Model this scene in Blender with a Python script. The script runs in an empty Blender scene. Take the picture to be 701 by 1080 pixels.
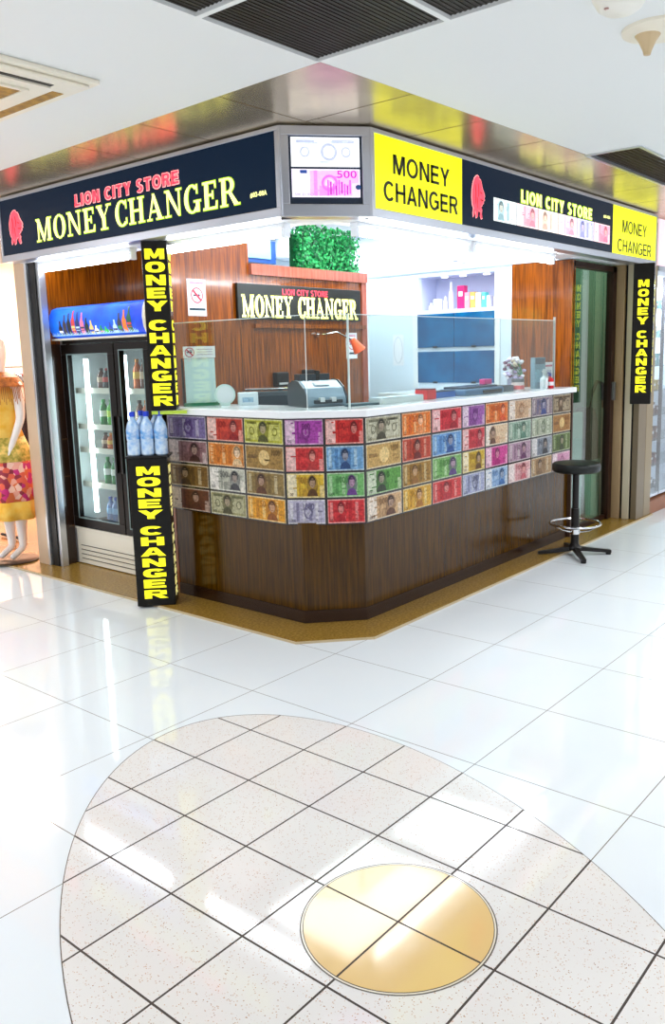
import bpy, bmesh, math, random
from mathutils import Vector, Matrix
random.seed(7)
C = bpy.context.scene.collection
sc = bpy.context.scene
PI = math.pi

# ------------------------------------------------------------------ materials
MATS = {}
def _new(name):
    m = bpy.data.materials.new(name); m.use_nodes = True
    nt = m.node_tree; nt.nodes.clear()
    out = nt.nodes.new('ShaderNodeOutputMaterial')
    return m, nt, out
def pm(name, col, rough=.5, metal=0, coat=0, emis=0, ecol=None, var=0, vscale=8, stretch=(1,1,1), col2=None, bump=0, spec=.5):
    if name in MATS: return MATS[name]
    m, nt, out = _new(name)
    b = nt.nodes.new('ShaderNodeBsdfPrincipled')
    nt.links.new(b.outputs[0], out.inputs[0])
    b.inputs['Base Color'].default_value = (*col, 1)
    b.inputs['Roughness'].default_value = rough
    b.inputs['Metallic'].default_value = metal
    b.inputs['Coat Weight'].default_value = coat
    b.inputs['Coat Roughness'].default_value = .06
    b.inputs['Specular IOR Level'].default_value = spec
    if emis:
        b.inputs['Emission Color'].default_value = (*(ecol or col), 1)
        b.inputs['Emission Strength'].default_value = emis
    if var or col2:
        tc = nt.nodes.new('ShaderNodeTexCoord'); mp = nt.nodes.new('ShaderNodeMapping')
        mp.inputs['Scale'].default_value = stretch
        nz = nt.nodes.new('ShaderNodeTexNoise'); nz.inputs['Scale'].default_value = vscale; nz.inputs['Detail'].default_value = 5
        rp = nt.nodes.new('ShaderNodeValToRGB')
        c2 = col2 or tuple(c*(1-var) for c in col)
        rp.color_ramp.elements[0].position = .35; rp.color_ramp.elements[0].color = (*c2, 1)
        rp.color_ramp.elements[1].position = .65; rp.color_ramp.elements[1].color = (*col, 1)
        nt.links.new(tc.outputs['Object'], mp.inputs[0]); nt.links.new(mp.outputs[0], nz.inputs['Vector'])
        nt.links.new(nz.outputs['Fac'], rp.inputs[0]); nt.links.new(rp.outputs[0], b.inputs['Base Color'])
        if emis and not ecol: nt.links.new(rp.outputs[0], b.inputs['Emission Color'])
        if bump:
            bp = nt.nodes.new('ShaderNodeBump'); bp.inputs['Strength'].default_value = bump; bp.inputs['Distance'].default_value = .004
            nt.links.new(nz.outputs['Fac'], bp.inputs['Height']); nt.links.new(bp.outputs[0], b.inputs['Normal'])
    MATS[name] = m
    return m
def glassm(name, tint=(.85,.9,.9), refl=.06, rough=0.0):
    if name in MATS: return MATS[name]
    m, nt, out = _new(name)
    t = nt.nodes.new('ShaderNodeBsdfTransparent'); t.inputs[0].default_value = (*tint, 1)
    g = nt.nodes.new('ShaderNodeBsdfGlossy'); g.inputs['Roughness'].default_value = rough
    lw = nt.nodes.new('ShaderNodeLayerWeight'); lw.inputs[0].default_value = .5
    f = nt.nodes.new('ShaderNodeMath'); f.operation = 'POWER'; f.inputs[1].default_value = 4.0; nt.links.new(lw.outputs['Facing'], f.inputs[0])
    a = nt.nodes.new('ShaderNodeMath'); a.operation = 'ADD'; a.inputs[1].default_value = refl; a.use_clamp = True
    mx = nt.nodes.new('ShaderNodeMixShader')
    nt.links.new(f.outputs[0], a.inputs[0]); nt.links.new(a.outputs[0], mx.inputs[0])
    nt.links.new(t.outputs[0], mx.inputs[1]); nt.links.new(g.outputs[0], mx.inputs[2]); nt.links.new(mx.outputs[0], out.inputs[0])
    MATS[name] = m
    return m
def floor_mat(name, base, line, pitch, width, off=(0,0), rough=.06, speck=None, base2=None):
    """square tiles with grout lines, drawn in the slab's own coordinates"""
    m, nt, out = _new(name); N = nt.nodes.new; L = nt.links.new
    b = N('ShaderNodeBsdfPrincipled'); L(b.outputs[0], out.inputs[0])
    b.inputs['Roughness'].default_value = rough
    tc = N('ShaderNodeTexCoord'); sp = N('ShaderNodeSeparateXYZ'); L(tc.outputs['Object'], sp.inputs[0])
    def mth(op, a, c=None, c2=None):
        n = N('ShaderNodeMath'); n.operation = op
        for i, v in enumerate((a, c, c2)):
            if v is None: continue
            if isinstance(v, (int, float)): n.inputs[i].default_value = v
            else: L(v, n.inputs[i])
        return n.outputs[0]
    d = []
    for k in (0, 1):
        p = mth('ADD', sp.outputs[k], -off[k] + pitch/2 + 100*pitch)
        p = mth('MODULO', p, pitch); p = mth('SUBTRACT', p, pitch/2); d.append(mth('ABSOLUTE', p))
    mn = mth('MINIMUM', d[0], d[1])
    ln = mth('LESS_THAN', mn, width/2)
    nz = N('ShaderNodeTexNoise'); nz.inputs['Scale'].default_value = 2.5; L(tc.outputs['Object'], nz.inputs['Vector'])
    mx = N('ShaderNodeMix'); mx.data_type = 'RGBA'
    mx.inputs[6].default_value = (*base, 1); mx.inputs[7].default_value = (*(base2 or base), 1); L(nz.outputs['Fac'], mx.inputs[0])
    cur = mx.outputs[2]
    if speck:
        for sc_, th, colr in speck:
            v = N('ShaderNodeTexVoronoi'); v.inputs['Scale'].default_value = sc_; L(tc.outputs['Object'], v.inputs['Vector'])
            n2 = N('ShaderNodeTexNoise'); n2.inputs['Scale'].default_value = sc_*.37; L(tc.outputs['Object'], n2.inputs['Vector'])
            a = mth('LESS_THAN', v.outputs['Distance'], th); a2 = mth('GREATER_THAN', n2.outputs['Fac'], .52); a = mth('MULTIPLY', a, a2)
            m2 = N('ShaderNodeMix'); m2.data_type = 'RGBA'; L(a, m2.inputs[0]); L(cur, m2.inputs[6]); m2.inputs[7].default_value = (*colr, 1); cur = m2.outputs[2]
    m3 = N('ShaderNodeMix'); m3.data_type = 'RGBA'; L(ln, m3.inputs[0]); L(cur, m3.inputs[6]); m3.inputs[7].default_value = (*line, 1)
    L(m3.outputs[2], b.inputs['Base Color'])
    r = mth('MULTIPLY', ln, .5); r = mth('ADD', r, rough); L(r, b.inputs['Roughness'])
    MATS[name] = m
    return m
def S(r, g, b):                                     # sRGB 0-255 -> linear
    f = lambda c: (c/255/12.92) if c/255 <= .04045 else ((c/255+.055)/1.055)**2.4
    return (f(r), f(g), f(b))

WHITE = pm('white_paint', (.82,.83,.85), .45)
WOOD = pm('red_brown_wood', S(158,80,10), .16, col2=S(92,42,4), vscale=5, stretch=(14,14,.7), coat=.4)
WOODD = pm('dark_wood', S(86,54,0), .16, col2=S(56,34,0), vscale=6, stretch=(16,16,.7), spec=.3)
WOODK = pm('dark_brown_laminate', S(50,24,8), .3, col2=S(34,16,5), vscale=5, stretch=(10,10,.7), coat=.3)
KICK = pm('kick_brown', S(44,22,10), .25)
BLACK = pm('black_plastic', (.010,.009,.009), .35, spec=.25)
BLACKG = pm('black_gloss', (.008,.007,.006), .22, spec=.2)
ALU = pm('aluminium', (.62,.64,.68), .3, metal=.85)
CHROME = pm('chrome', (.8,.8,.82), .12, metal=1)
TUBE = pm('tube_light', (1,1,1), .5, emis=26, ecol=(.88,.94,1))
TUBEC = pm('tube_light_cooler', (1,1,1), .5, emis=10, ecol=(.85,.95,1))
GLASS = glassm('clear_glass', (.80,.86,.84), .03)
GLASSD = glassm('door_glass', (.80,.92,.86), .13)
GLASSC = glassm('cooler_glass', (.85,.9,.9), .03)
GEDGE = pm('glass_edge', (.75,.85,.85), .2)
YEL_L = pm('yellow_letter', (.9,.85,.0), .5, emis=.6, ecol=(1,.93,.02))
YEL_P = pm('lit_yellow_face', (.6,.65,.0), .35, emis=.72, ecol=(.93,.97,.0))
CREAM_L = pm('cream_yellow_letter', (1,1,.4), .5, emis=1.0, ecol=(1,1,.30))
LIME = pm('lime_outline', (.5,.75,.02), .5, emis=.35, ecol=(.5,.8,.0))
RED_L = pm('red_letter', (1,.05,.08), .5, emis=1.0, ecol=(1,.055,.10))
PINK_O = pm('pink_outline', (1,.4,.4), .5, emis=.8, ecol=(1,.45,.42))
NAVY = pm('navy_sign_face', S(2,8,18), .3, spec=.1, emis=1, ecol=S(8,26,46))
BLK_T = pm('black_print', (.02,.02,.01), .5)

# ------------------------------------------------------------------ mesh builder
class Frame:
    def __init__(s, o, u, v=(0,0,1)):
        s.o = Vector(o); s.u = Vector(u).normalized(); s.v = Vector(v).normalized(); s.n = s.u.cross(s.v)
    def p(s, a, b, c=0): return s.o + s.u*a + s.v*b + s.n*c
WF = Frame((0,0,0), (1,0,0), (0,1,0))               # n = +z
ORG = {}
class MB:
    def __init__(s): s.v=[]; s.f=[]; s.m=[]; s.mats=[]
    def mi(s, m):
        if m not in s.mats: s.mats.append(m)
        return s.mats.index(m)
    def add(s, vs, fs, m):
        k = len(s.v); i = s.mi(m)
        s.v += [tuple(x) for x in vs]
        for f in fs: s.f.append([k+j for j in f]); s.m.append(i)
        return s
    def box(s, x0,x1,y0,y1,z0,z1,m):
        return s.fbox(WF, x0,x1,y0,y1,z0,z1,m)
    def fbox(s, F, a0,a1,b0,b1,c0,c1,m):
        vs = [F.p(a,b,c) for c in (c0,c1) for a,b in ((a0,b0),(a1,b0),(a1,b1),(a0,b1))]
        return s.add(vs, [(3,2,1,0),(4,5,6,7),(0,1,5,4),(1,2,6,5),(2,3,7,6),(3,0,4,7)], m)
    def prism(s, poly, F, c0, c1, m):
        n = len(poly)
        ar = sum(poly[i][0]*poly[(i+1)%n][1]-poly[(i+1)%n][0]*poly[i][1] for i in range(n))
        if ar < 0: poly = poly[::-1]
        vs = [F.p(a,b,c0) for a,b in poly]+[F.p(a,b,c1) for a,b in poly]
        fs = [tuple(range(n-1,-1,-1)), tuple(range(n,2*n))]+[(i,(i+1)%n,n+(i+1)%n,n+i) for i in range(n)]
        return s.add(vs, fs, m)
    def flat(s, poly, F, c, m):
        n = len(poly)
        ar = sum(poly[i][0]*poly[(i+1)%n][1]-poly[(i+1)%n][0]*poly[i][1] for i in range(n))
        if ar < 0: poly = poly[::-1]
        return s.add([F.p(a,b,c) for a,b in poly], [tuple(range(n))], m)
    def ring(s, cx, cy, rx, ry, w, F, c, m, n=20, wy=None):
        wy = w if wy is None else wy
        vs=[]
        for i in range(n):
            t = 2*PI*i/n; vs += [F.p(cx+rx*math.cos(t), cy+ry*math.sin(t), c), F.p(cx+(rx-w)*math.cos(t), cy+(ry-wy)*math.sin(t), c)]
        return s.add(vs, [(2*i, 2*((i+1)%n), 2*((i+1)%n)+1, 2*i+1) for i in range(n)], m)
    def cyl(s, p0, p1, r0, r1=None, m=None, n=16):
        r1 = r0 if r1 is None else r1
        p0=Vector(p0); p1=Vector(p1); d=(p1-p0).normalized()
        a = d.orthogonal().normalized(); b = d.cross(a)
        vs = [p+(a*math.cos(2*PI*i/n)+b*math.sin(2*PI*i/n))*r for p,r in ((p0,r0),(p1,r1)) for i in range(n)]
        return s.add(vs, [tuple(range(n-1,-1,-1)), tuple(range(n,2*n))]+[(i,(i+1)%n,n+(i+1)%n,n+i) for i in range(n)], m)
    def lathe(s, prof, c, m, n=16):
        c = Vector(c); vs = [c+Vector((r*math.cos(2*PI*i/n), r*math.sin(2*PI*i/n), z)) for r,z in prof for i in range(n)]
        fs = [(j*n+i, j*n+(i+1)%n, (j+1)*n+(i+1)%n, (j+1)*n+i) for j in range(len(prof)-1) for i in range(n)]
        if prof[0][0] > 1e-4: fs.append(tuple(range(n-1,-1,-1)))
        if prof[-1][0] > 1e-4: k=(len(prof)-1)*n; fs.append(tuple(range(k,k+n)))
        return s.add(vs, fs, m)
    def tube(s, pts, r, m, n=8, closed=False):
        pts = [Vector(p) for p in pts]; N=len(pts); vs=[]
        for i,p in enumerate(pts):
            a = pts[(i-1)%N] if (closed or i>0) else p; b = pts[(i+1)%N] if (closed or i<N-1) else p
            d=(b-a).normalized(); up=Vector((0,0,1)) if abs(d.z)<.95 else Vector((1,0,0))
            x=d.cross(up).normalized(); y=x.cross(d)
            rr = r[i] if isinstance(r,(list,tuple)) else r
            vs += [p+(x*math.cos(2*PI*k/n)+y*math.sin(2*PI*k/n))*rr for k in range(n)]
        R = N if closed else N-1
        fs = [(i*n+k, i*n+(k+1)%n, ((i+1)%N)*n+(k+1)%n, ((i+1)%N)*n+k) for i in range(R) for k in range(n)]
        if not closed: fs += [tuple(range(n-1,-1,-1)), tuple(range((N-1)*n, N*n))]
        return s.add(vs, fs, m)
    def ball(s, c, r, m, n=12, k=8):
        rx,ry,rz = r if isinstance(r,(tuple,list)) else (r,r,r); c=Vector(c)
        vs=[c+Vector((rx*math.sin(PI*j/k)*math.cos(2*PI*i/n), ry*math.sin(PI*j/k)*math.sin(2*PI*i/n), rz*math.cos(PI*j/k))) for j in range(k+1) for i in range(n)]
        return s.add(vs, [(j*n+i,(j+1)*n+i,(j+1)*n+(i+1)%n,j*n+(i+1)%n) for j in range(k) for i in range(n)], m)
    def text(s, txt, F, a0,a1,b0,b1, c, m, bold=.0, mirror=False, each=False):
        vs, fs = glyphs(txt, bold)
        xs=[v[0] for v in vs]; ys=[v[1] for v in vs]
        x0,x1,y0,y1=min(xs),max(xs),min(ys),max(ys)
        P=[F.p(a0+(x-x0)/(x1-x0)*(a1-a0), b0+(y-y0)/(y1-y0)*(b1-b0), c) for x,y in vs]
        return s.add(P, fs, m)
    def build(s, name, parent=None, smooth=False, bevel=0, kind=None, world=True):
        me = bpy.data.meshes.new(name)
        o = bpy.data.objects.new(name, me)
        off = Vector((0,0,0))
        if parent is not None and world: off = ORG.get(parent, Vector((0,0,0)))
        me.from_pydata([tuple(Vector(v)-off) for v in s.v], [], s.f)
        for m in s.mats: me.materials.append(m)
        for p,i in zip(me.polygons, s.m): p.material_index = i; p.use_smooth = smooth
        me.update(); C.objects.link(o)
        if parent is not None: o.parent = parent; ORG[o] = off if world else Vector((0,0,0))
        if smooth:
            bm=bmesh.new(); bm.from_mesh(me)
            for e in bm.edges:
                if len(e.link_faces)==2 and e.calc_face_angle(0) > .7: e.smooth=False
            bm.to_mesh(me); bm.free()
        if bevel:
            md=o.modifiers.new('bevel','BEVEL'); md.width=bevel; md.segments=2; md.limit_method='ANGLE'
        if kind: o['kind']=kind
        return o
GC = {}
def glyphs(txt, bold):
    k=(txt,bold)
    if k in GC: return GC[k]
    cu = bpy.data.curves.new('t','FONT'); cu.body=txt; cu.offset=bold; cu.resolution_u=3
    if bold: cu.space_character = 1+bold*2
    o = bpy.data.objects.new('t',cu)
    me = bpy.data.meshes.new_from_object(o)
    vs=[(v.co.x,v.co.y) for v in me.vertices]; fs=[tuple(p.vertices) for p in me.polygons]
    # make every face wind upwards
    out=[]
    for f in fs:
        ar=sum(vs[f[i]][0]*vs[f[(i+1)%len(f)]][1]-vs[f[(i+1)%len(f)]][0]*vs[f[i]][1] for i in range(len(f)))
        out.append(f if ar>0 else f[::-1])
    bpy.data.objects.remove(o); bpy.data.curves.remove(cu); bpy.data.meshes.remove(me)
    GC[k]=(vs,out); return GC[k]
# serif capitals, drawn as polygons (unit height)
def serif_glyph(ch):
    P=[]; T=.19; t=.075; h=.05
    R=lambda x0,x1,y0,y1: P.append([(x0,y0),(x1,y0),(x1,y1),(x0,y1)])
    def arc(cx,cy,rx,ry,a0,a1,w,wy,n=18):
        for i in range(n):
            p=math.radians(a0+(a1-a0)*i/n); q=math.radians(a0+(a1-a0)*(i+1)/n)
            P.append([(cx+rx*math.cos(p),cy+ry*math.sin(p)),(cx+rx*math.cos(q),cy+ry*math.sin(q)),(cx+(rx-w)*math.cos(q),cy+(ry-wy)*math.sin(q)),(cx+(rx-w)*math.cos(p),cy+(ry-wy)*math.sin(p))])
    if ch=='M':
        R(.12,.12+t,0,1); R(.84,.84+T,0,1); P.append([(.04,1),(.28,1),(.60,.14),(.50,0)]); P.append([(.50,0),(.60,.0),(.92,1),(.82,1)])
        R(0,.32,0,h); R(.76,1.12,0,h); R(0,.2,1-h,1); R(.86,1.12,1-h,1); return P,1.14
    if ch=='N':
        R(.12,.12+t,0,1); R(.76,.76+t,0,1); P.append([(.04,1),(.28,1),(.835,.0),(.72,0)]); R(0,.32,0,h); R(.64,.95,1-h,1); R(0,.2,1-h,1); return P,.97
    if ch=='O': arc(.42,.5,.42,.52,0,360,.2,.06); return P,.84
    if ch=='E':
        R(.1,.1+T,0,1); R(0,.68,0,h+.02); R(0,.66,.93,1); R(.2,.52,.48,.55); P.append([(.62,0),(.72,0),(.74,.27),(.68,.27)]); P.append([(.60,1),(.68,1),(.68,.75),(.63,.75)]); R(.48,.54,.38,.65); return P,.76
    if ch=='Y':
        R(.34,.34+T,0,.5); P.append([(.03,1),(.27,1),(.53,.46),(.34,.42)]); P.append([(.50,.5),(.44,.5),(.72,1),(.80,1)]); R(.22,.66,0,h); R(0,.34,1-h,1); R(.6,.9,1-h,1); return P,.9
    if ch=='C':
        arc(.42,.5,.42,.52,48,312,.2,.06); R(.66,.72,.68,1.0); R(.66,.72,.08,.3); return P,.74
    if ch=='G':
        arc(.42,.5,.42,.52,48,318,.2,.06); R(.66,.72,.68,1.0); R(.62,.80,0.02,.42); R(.5,.88,.38,.43); return P,.88
    if ch=='H':
        R(.1,.1+T,0,1); R(.66,.66+T,0,1); R(.2,.7,.47,.54)
        for x in (0,.56):
            R(x,x+.39,0,h); R(x,x+.39,1-h,1)
        return P,.97
    if ch=='A':
        P.append([(.10,0),(.17,0),(.47,.88),(.40,1)]); P.append([(.36,1),(.50,1),(.90,0),(.66,0)]); R(.24,.66,.30,.36); R(0,.3,0,h); R(.54,.98,0,h); return P,.96
    if ch=='R':
        R(.1,.1+T,0,1); R(0,.38,0,h); R(0,.45,.93,1); arc(.42,.73,.30,.27,-90,90,.18,.07,10); R(.2,.45,.46,.53); P.append([(.40,.5),(.56,.5),(.94,0),(.70,0)]); R(.7,.98,0,h); return P,.94
    return P,.42
def serif(mb, txt, F, a0,a1,b0,b1,c,m,grow=0, gap=.06):
    x=0; items=[]
    for ch in txt:
        P,w=serif_glyph(ch); items.append((P,x)); x+=w+gap
    W=x-gap; sx=(a1-a0)/W; sy=(b1-b0)
    for P,xo in items:
        for q in P:
            if grow:
                cx=sum(p[0] for p in q)/len(q); cy=sum(p[1] for p in q)/len(q)
                pts=[]
                for px,py in q:
                    X=a0+(px+xo)*sx; Y=b0+py*sy; CX=a0+(cx+xo)*sx; CY=b0+cy*sy
                    d=math.hypot(X-CX,Y-CY) or 1; pts.append((X+(1 if X>CX else -1)*grow, Y+(1 if Y>CY else -1)*grow))
                mb.flat(pts,F,c,m)
            else: mb.flat([(a0+(px+xo)*sx, b0+py*sy) for px,py in q],F,c,m)
def block_glyph(ch):
    """heavy extended capitals, unit box"""
    P=[]; R=lambda x0,x1,y0,y1: P.append([(x0,y0),(x1,y0),(x1,y1),(x0,y1)])
    T=.30; h=.25
    def ring(a0,a1,n=20):
        def se(t,rx,ry):
            c,s_=math.cos(t),math.sin(t); return (.5+rx*math.copysign(abs(c)**.8,c), .5+ry*math.copysign(abs(s_)**.8,s_))
        for i in range(n):
            p=math.radians(a0+(a1-a0)*i/n); q=math.radians(a0+(a1-a0)*(i+1)/n)
            P.append([se(p,.5,.52),se(q,.5,.52),se(q,.19,.25),se(p,.19,.25)])
    if ch=='M': R(0,.26,0,1); R(.74,1,0,1); P.append([(0,1),(.34,1),(.58,.1),(.42,.1)]); P.append([(.42,.1),(.58,.1),(1,1),(.66,1)])
    elif ch=='N': R(0,.29,0,1); R(.71,1,0,1); P.append([(0,1),(.32,1),(1,0),(.68,0)])
    elif ch=='O': ring(0,360)
    elif ch=='E': R(0,.34,0,1); R(.1,.97,0,h); R(.1,.95,1-h,1); R(.1,.9,.39,.61)
    elif ch=='Y': R(.34,.66,0,.45); P.append([(-.04,1),(.32,1),(.66,.4),(.34,.36)]); P.append([(1.04,1),(.68,1),(.34,.4),(.66,.36)])
    elif ch=='C': ring(38,322)
    elif ch=='H': R(0,.32,0,1); R(.68,1,0,1); R(.2,.8,.37,.63)
    elif ch=='A': P.append([(-.05,0),(.28,0),(.58,1),(.34,1)]); P.append([(1.05,0),(.72,0),(.42,1),(.66,1)]); R(.22,.78,.16,.38)
    elif ch=='G': ring(38,330); R(.5,1,.33,.53); R(.76,1,.05,.5)
    elif ch=='R': R(0,.32,0,1); R(.1,.7,1-.22,1); R(.1,.7,.38,.58); R(.68,.97,.44,.93); P.append([(.36,.42),(.70,.45),(1.05,0),(.68,0)])
    return P
def vtext(mb, F, ac, w, btop, bbot, c, m, txt='MONEY CHANGER', gapf=.20, mats2=None):
    n=len(txt); space=.5; units=sum(space if ch==' ' else 1 for ch in txt); H=(btop-bbot)/units; y=btop
    for ch in txt:
        if ch==' ': y-=H*space; continue
        hh=H*(1-gapf)
        for q in block_glyph(ch): mb.flat([(ac-w/2+px*w, y-H*gapf/2-hh+py*hh) for px,py in q],F,c,m)
        y-=H

def sans_glyph(ch,T=.17,h=.155):
    """plain sans capitals: polygons and advance width, unit height"""
    P=[]; R=lambda x0,x1,y0,y1: P.append([(x0,y0),(x1,y0),(x1,y1),(x0,y1)])
    def arc(cx,cy,rx,ry,a0,a1,n=22,w=None,wy=None):
        w=w or T; wy=wy or h
        for i in range(n):
            p=math.radians(a0+(a1-a0)*i/n); q=math.radians(a0+(a1-a0)*(i+1)/n)
            P.append([(cx+rx*math.cos(p),cy+ry*math.sin(p)),(cx+rx*math.cos(q),cy+ry*math.sin(q)),(cx+(rx-w)*math.cos(q),cy+(ry-wy)*math.sin(q)),(cx+(rx-w)*math.cos(p),cy+(ry-wy)*math.sin(p))])
    if ch=='M': R(0,T*.9,0,1); R(.86-T*.9,.86,0,1); P.append([(0,1),(T*1.35,1),(.43+T*.45,0),(.43-T*.45,0)]); P.append([(.43-T*.45,0),(.43+T*.45,0),(.86,1),(.86-T*1.35,1)]); return P,.86
    if ch=='N': R(0,T,0,1); R(.76-T,.76,0,1); P.append([(0,1),(T*1.1,1),(.76,0),(.76-T*1.1,0)]); return P,.76
    if ch=='O': arc(.43,.5,.43,.52,0,360); return P,.86
    if ch=='C': arc(.41,.5,.41,.52,42,318); return P,.76
    if ch=='G': arc(.42,.5,.42,.52,42,325); R(.44,.82,.40,.40+h); R(.82-T,.82,.10,.5); return P,.83
    if ch=='E': R(0,T,0,1); R(0,.66,0,h); R(0,.64,1-h,1); R(0,.6,.5-h/2,.5+h/2+.02); return P,.66
    if ch=='L': R(0,T,0,1); R(0,.60,0,h); return P,.60
    if ch=='I': R(0,T,0,1); return P,T
    if ch=='H': R(0,T,0,1); R(.74-T,.74,0,1); R(0,.74,.5-h/2+.02,.5+h/2+.02); return P,.74
    if ch=='A': P.append([(-.02,0),(T,0),(.38+T*.35,1),(.38-T*.45,1)]); P.append([(.78,0),(.78-T-.02,0),(.38-T*.35,1),(.38+T*.45,1)]); R(.15,.62,.22,.22+h); return P,.76
    if ch=='R': R(0,T,0,1); R(0,.44,1-h,1); R(0,.44,.42,.42+h); arc(.44,.71,.28,.29,-90,90,12); P.append([(.34,.45),(.34+T*1.1,.48),(.76,0),(.76-T*1.25,0)]); return P,.76
    if ch=='Y': R(.37-T/2,.37+T/2,0,.45); P.append([(-.02,1),(T*1.1,1),(.37+T/2,.4),(.37-T/2,.4)]); P.append([(.76,1),(.76-T*1.15,1),(.37-T/2,.4),(.37+T/2,.4)]); return P,.74
    if ch=='T': R(.34-T/2,.34+T/2,0,1); R(0,.68,1-h,1); return P,.68
    if ch=='S':
        k=T*.95
        arc(.34,.735,.31,.285,40,270,14,k); arc(.34,.265,.33,.285,-150,90,16,k); return P,.68
    return P,.30
def sans(mb,txt,F,a0,a1,b0,b1,c,m,T=.17,h=.155,grow=0,gap=.11):
    x=0; items=[]
    for ch in txt:
        P,w=sans_glyph(ch,T,h); items.append((P,x)); x+=w+gap
    sx=(a1-a0)/(x-gap); sy=b1-b0
    for P,xo in items:
        for q in P:
            cx=sum(p[0] for p in q)/len(q); cy=sum(p[1] for p in q)/len(q); pts=[]
            for px,py in q:
                X=a0+(px+xo)*sx; Y=b0+py*sy
                if grow: X+=grow if px>cx else -grow; Y+=grow if py>cy else -grow
                pts.append((X,Y))
            mb.flat(pts,F,c,m)
def words(kind,txt,F,a0,a1,b0,b1,layers,name,parent,**k):
    """each word of a line is a part of its own; layers = (offset, material, grow)"""
    g=k.get('gap',.11 if kind=='sans' else .06); T=k.get('T',.17); h=k.get('h',.155); res=[]
    adv=[]; x=0
    for ch in txt:
        w=(sans_glyph(ch,T,h) if kind=='sans' else serif_glyph(ch))[1]; adv.append((x,x+w)); x+=w+g
    sx=(a1-a0)/(x-g); i=0
    for wd in txt.split(' '):
        x0=adv[i][0]; x1=adv[i+len(wd)-1][1]; i+=len(wd)+1
        b=MB()
        for c,m,grow in layers:
            if kind=='sans': sans(b,wd,F,a0+x0*sx,a0+x1*sx,b0,b1,c,m,T,h,grow,g)
            else: serif(b,wd,F,a0+x0*sx,a0+x1*sx,b0,b1,c,m,grow,g)
        o=b.build(name,parent); res.append(o)
    return res
# ------------------------------------------------------------------ scene graph helpers
def tag(o,label,cat,group=None,kind=None):
    o['label']=label; o['category']=cat
    if group: o['group']=group
    if kind: o['kind']=kind
    return o
def thing(name,label,cat,loc,group=None,rz=0):
    o=bpy.data.objects.new(name,None); C.objects.link(o); o.location=loc; o.rotation_euler=(0,0,rz)
    o.empty_display_size=.1
    ORG[o]=Vector(loc) if not rz else Vector((0,0,0))
    return tag(o,label,cat,group)
def dup(src,loc,rz=None,label=None,group=None):
    r=src.copy(); C.objects.link(r); r.location=loc
    if rz is not None: r.rotation_euler=(0,0,rz)
    if label: r['label']=label
    if group: r['group']=group
    for ch in list(src.children):
        c=ch.copy(); C.objects.link(c); c.parent=r
        for g in list(ch.children):
            d=g.copy(); C.objects.link(d); d.parent=c
    return r
def struct(mb,name,**k):
    return mb.build(name,kind='structure',**k)
FL=lambda X: Frame((X,0,0),(0,-1,0))                # faces -X ; a = -Y , b = Z
FR=lambda Y: Frame((0,Y,0),(1,0,0))                 # faces -Y ; a = X , b = Z

# ================================================================== SETTING
ZC=2.66
fm=floor_mat('white_floor_tiles',S(230,237,243),S(112,104,96),.6,.0035,off=(.3,0),rough=.05,base2=S(238,241,243))
b=MB(); b.add([(-7,-7,0),(12,-7,0),(12,12,0),(-7,12,0)],[(0,1,2,3)],fm); struct(b,'floor')
# oval terrazzo inlay and golden disc set flush in the floor
tz=floor_mat('terrazzo',S(230,226,224),S(52,36,26),.3,.0065,off=(0,0),rough=.06,base2=S(236,231,226),speck=[(150,.26,S(206,172,144)),(90,.15,S(170,130,104))])
edge=pm('inlay_edge',S(84,70,58),.3)
cx,cy=-.0385,-.754; A,Bq=1.409,.755; ux,uy=-.4266,-.9045
ov=[(cx+A*math.cos(t)*ux-Bq*math.sin(t)*uy, cy+A*math.cos(t)*uy+Bq*math.sin(t)*ux) for t in [2*PI*i/120 for i in range(120)]]
b=MB(); b.flat([(cx+(x-cx)*1.004,cy+(y-cy)*1.004) for x,y in ov],WF,.0006,edge); b.flat(ov,WF,.0012,tz); struct(b,'trim_1')
gold=floor_mat('golden_terrazzo',S(226,186,116),S(58,38,20),.3,.006,off=(0,0),rough=.08,base2=S(236,206,150))
cir=lambda r,n=72:[(r*math.cos(2*PI*i/n),-.9+r*math.sin(2*PI*i/n)) for i in range(n)]
b=MB(); b.flat(cir(.270),WF,.0017,edge); b.flat(cir(.266),WF,.0020,pm('pale_ring',S(235,225,205),.2)); b.flat(cir(.262),WF,.0023,edge); b.flat(cir(.2595),WF,.0027,gold); struct(b,'trim_2')
# brown granite plinth round the shop
gran=pm('brown_granite',S(166,130,56),.25,col2=S(134,100,38),vscale=70,coat=.1)
gpol=[(1.49,4.6),(1.49,.87),(1.80,.575),(6.0,.575),(6.0,4.6)]
b=MB(); b.prism(gpol,WF,.0,.014,gran); struct(b,'floor',bevel=.003)
b=MB(); nose=pm('plinth_nosing',S(196,176,140),.3)
for p,q in zip(gpol[:3],gpol[1:4]):
    p=Vector((*p,0)); q=Vector((*q,0)); F=Frame(p,q-p,(0,0,1)); L=(q-p).length
    b.fbox(F,-.003,L+.003,0,.012,0.0,.006,nose)
struct(b,'trim_3')

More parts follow.
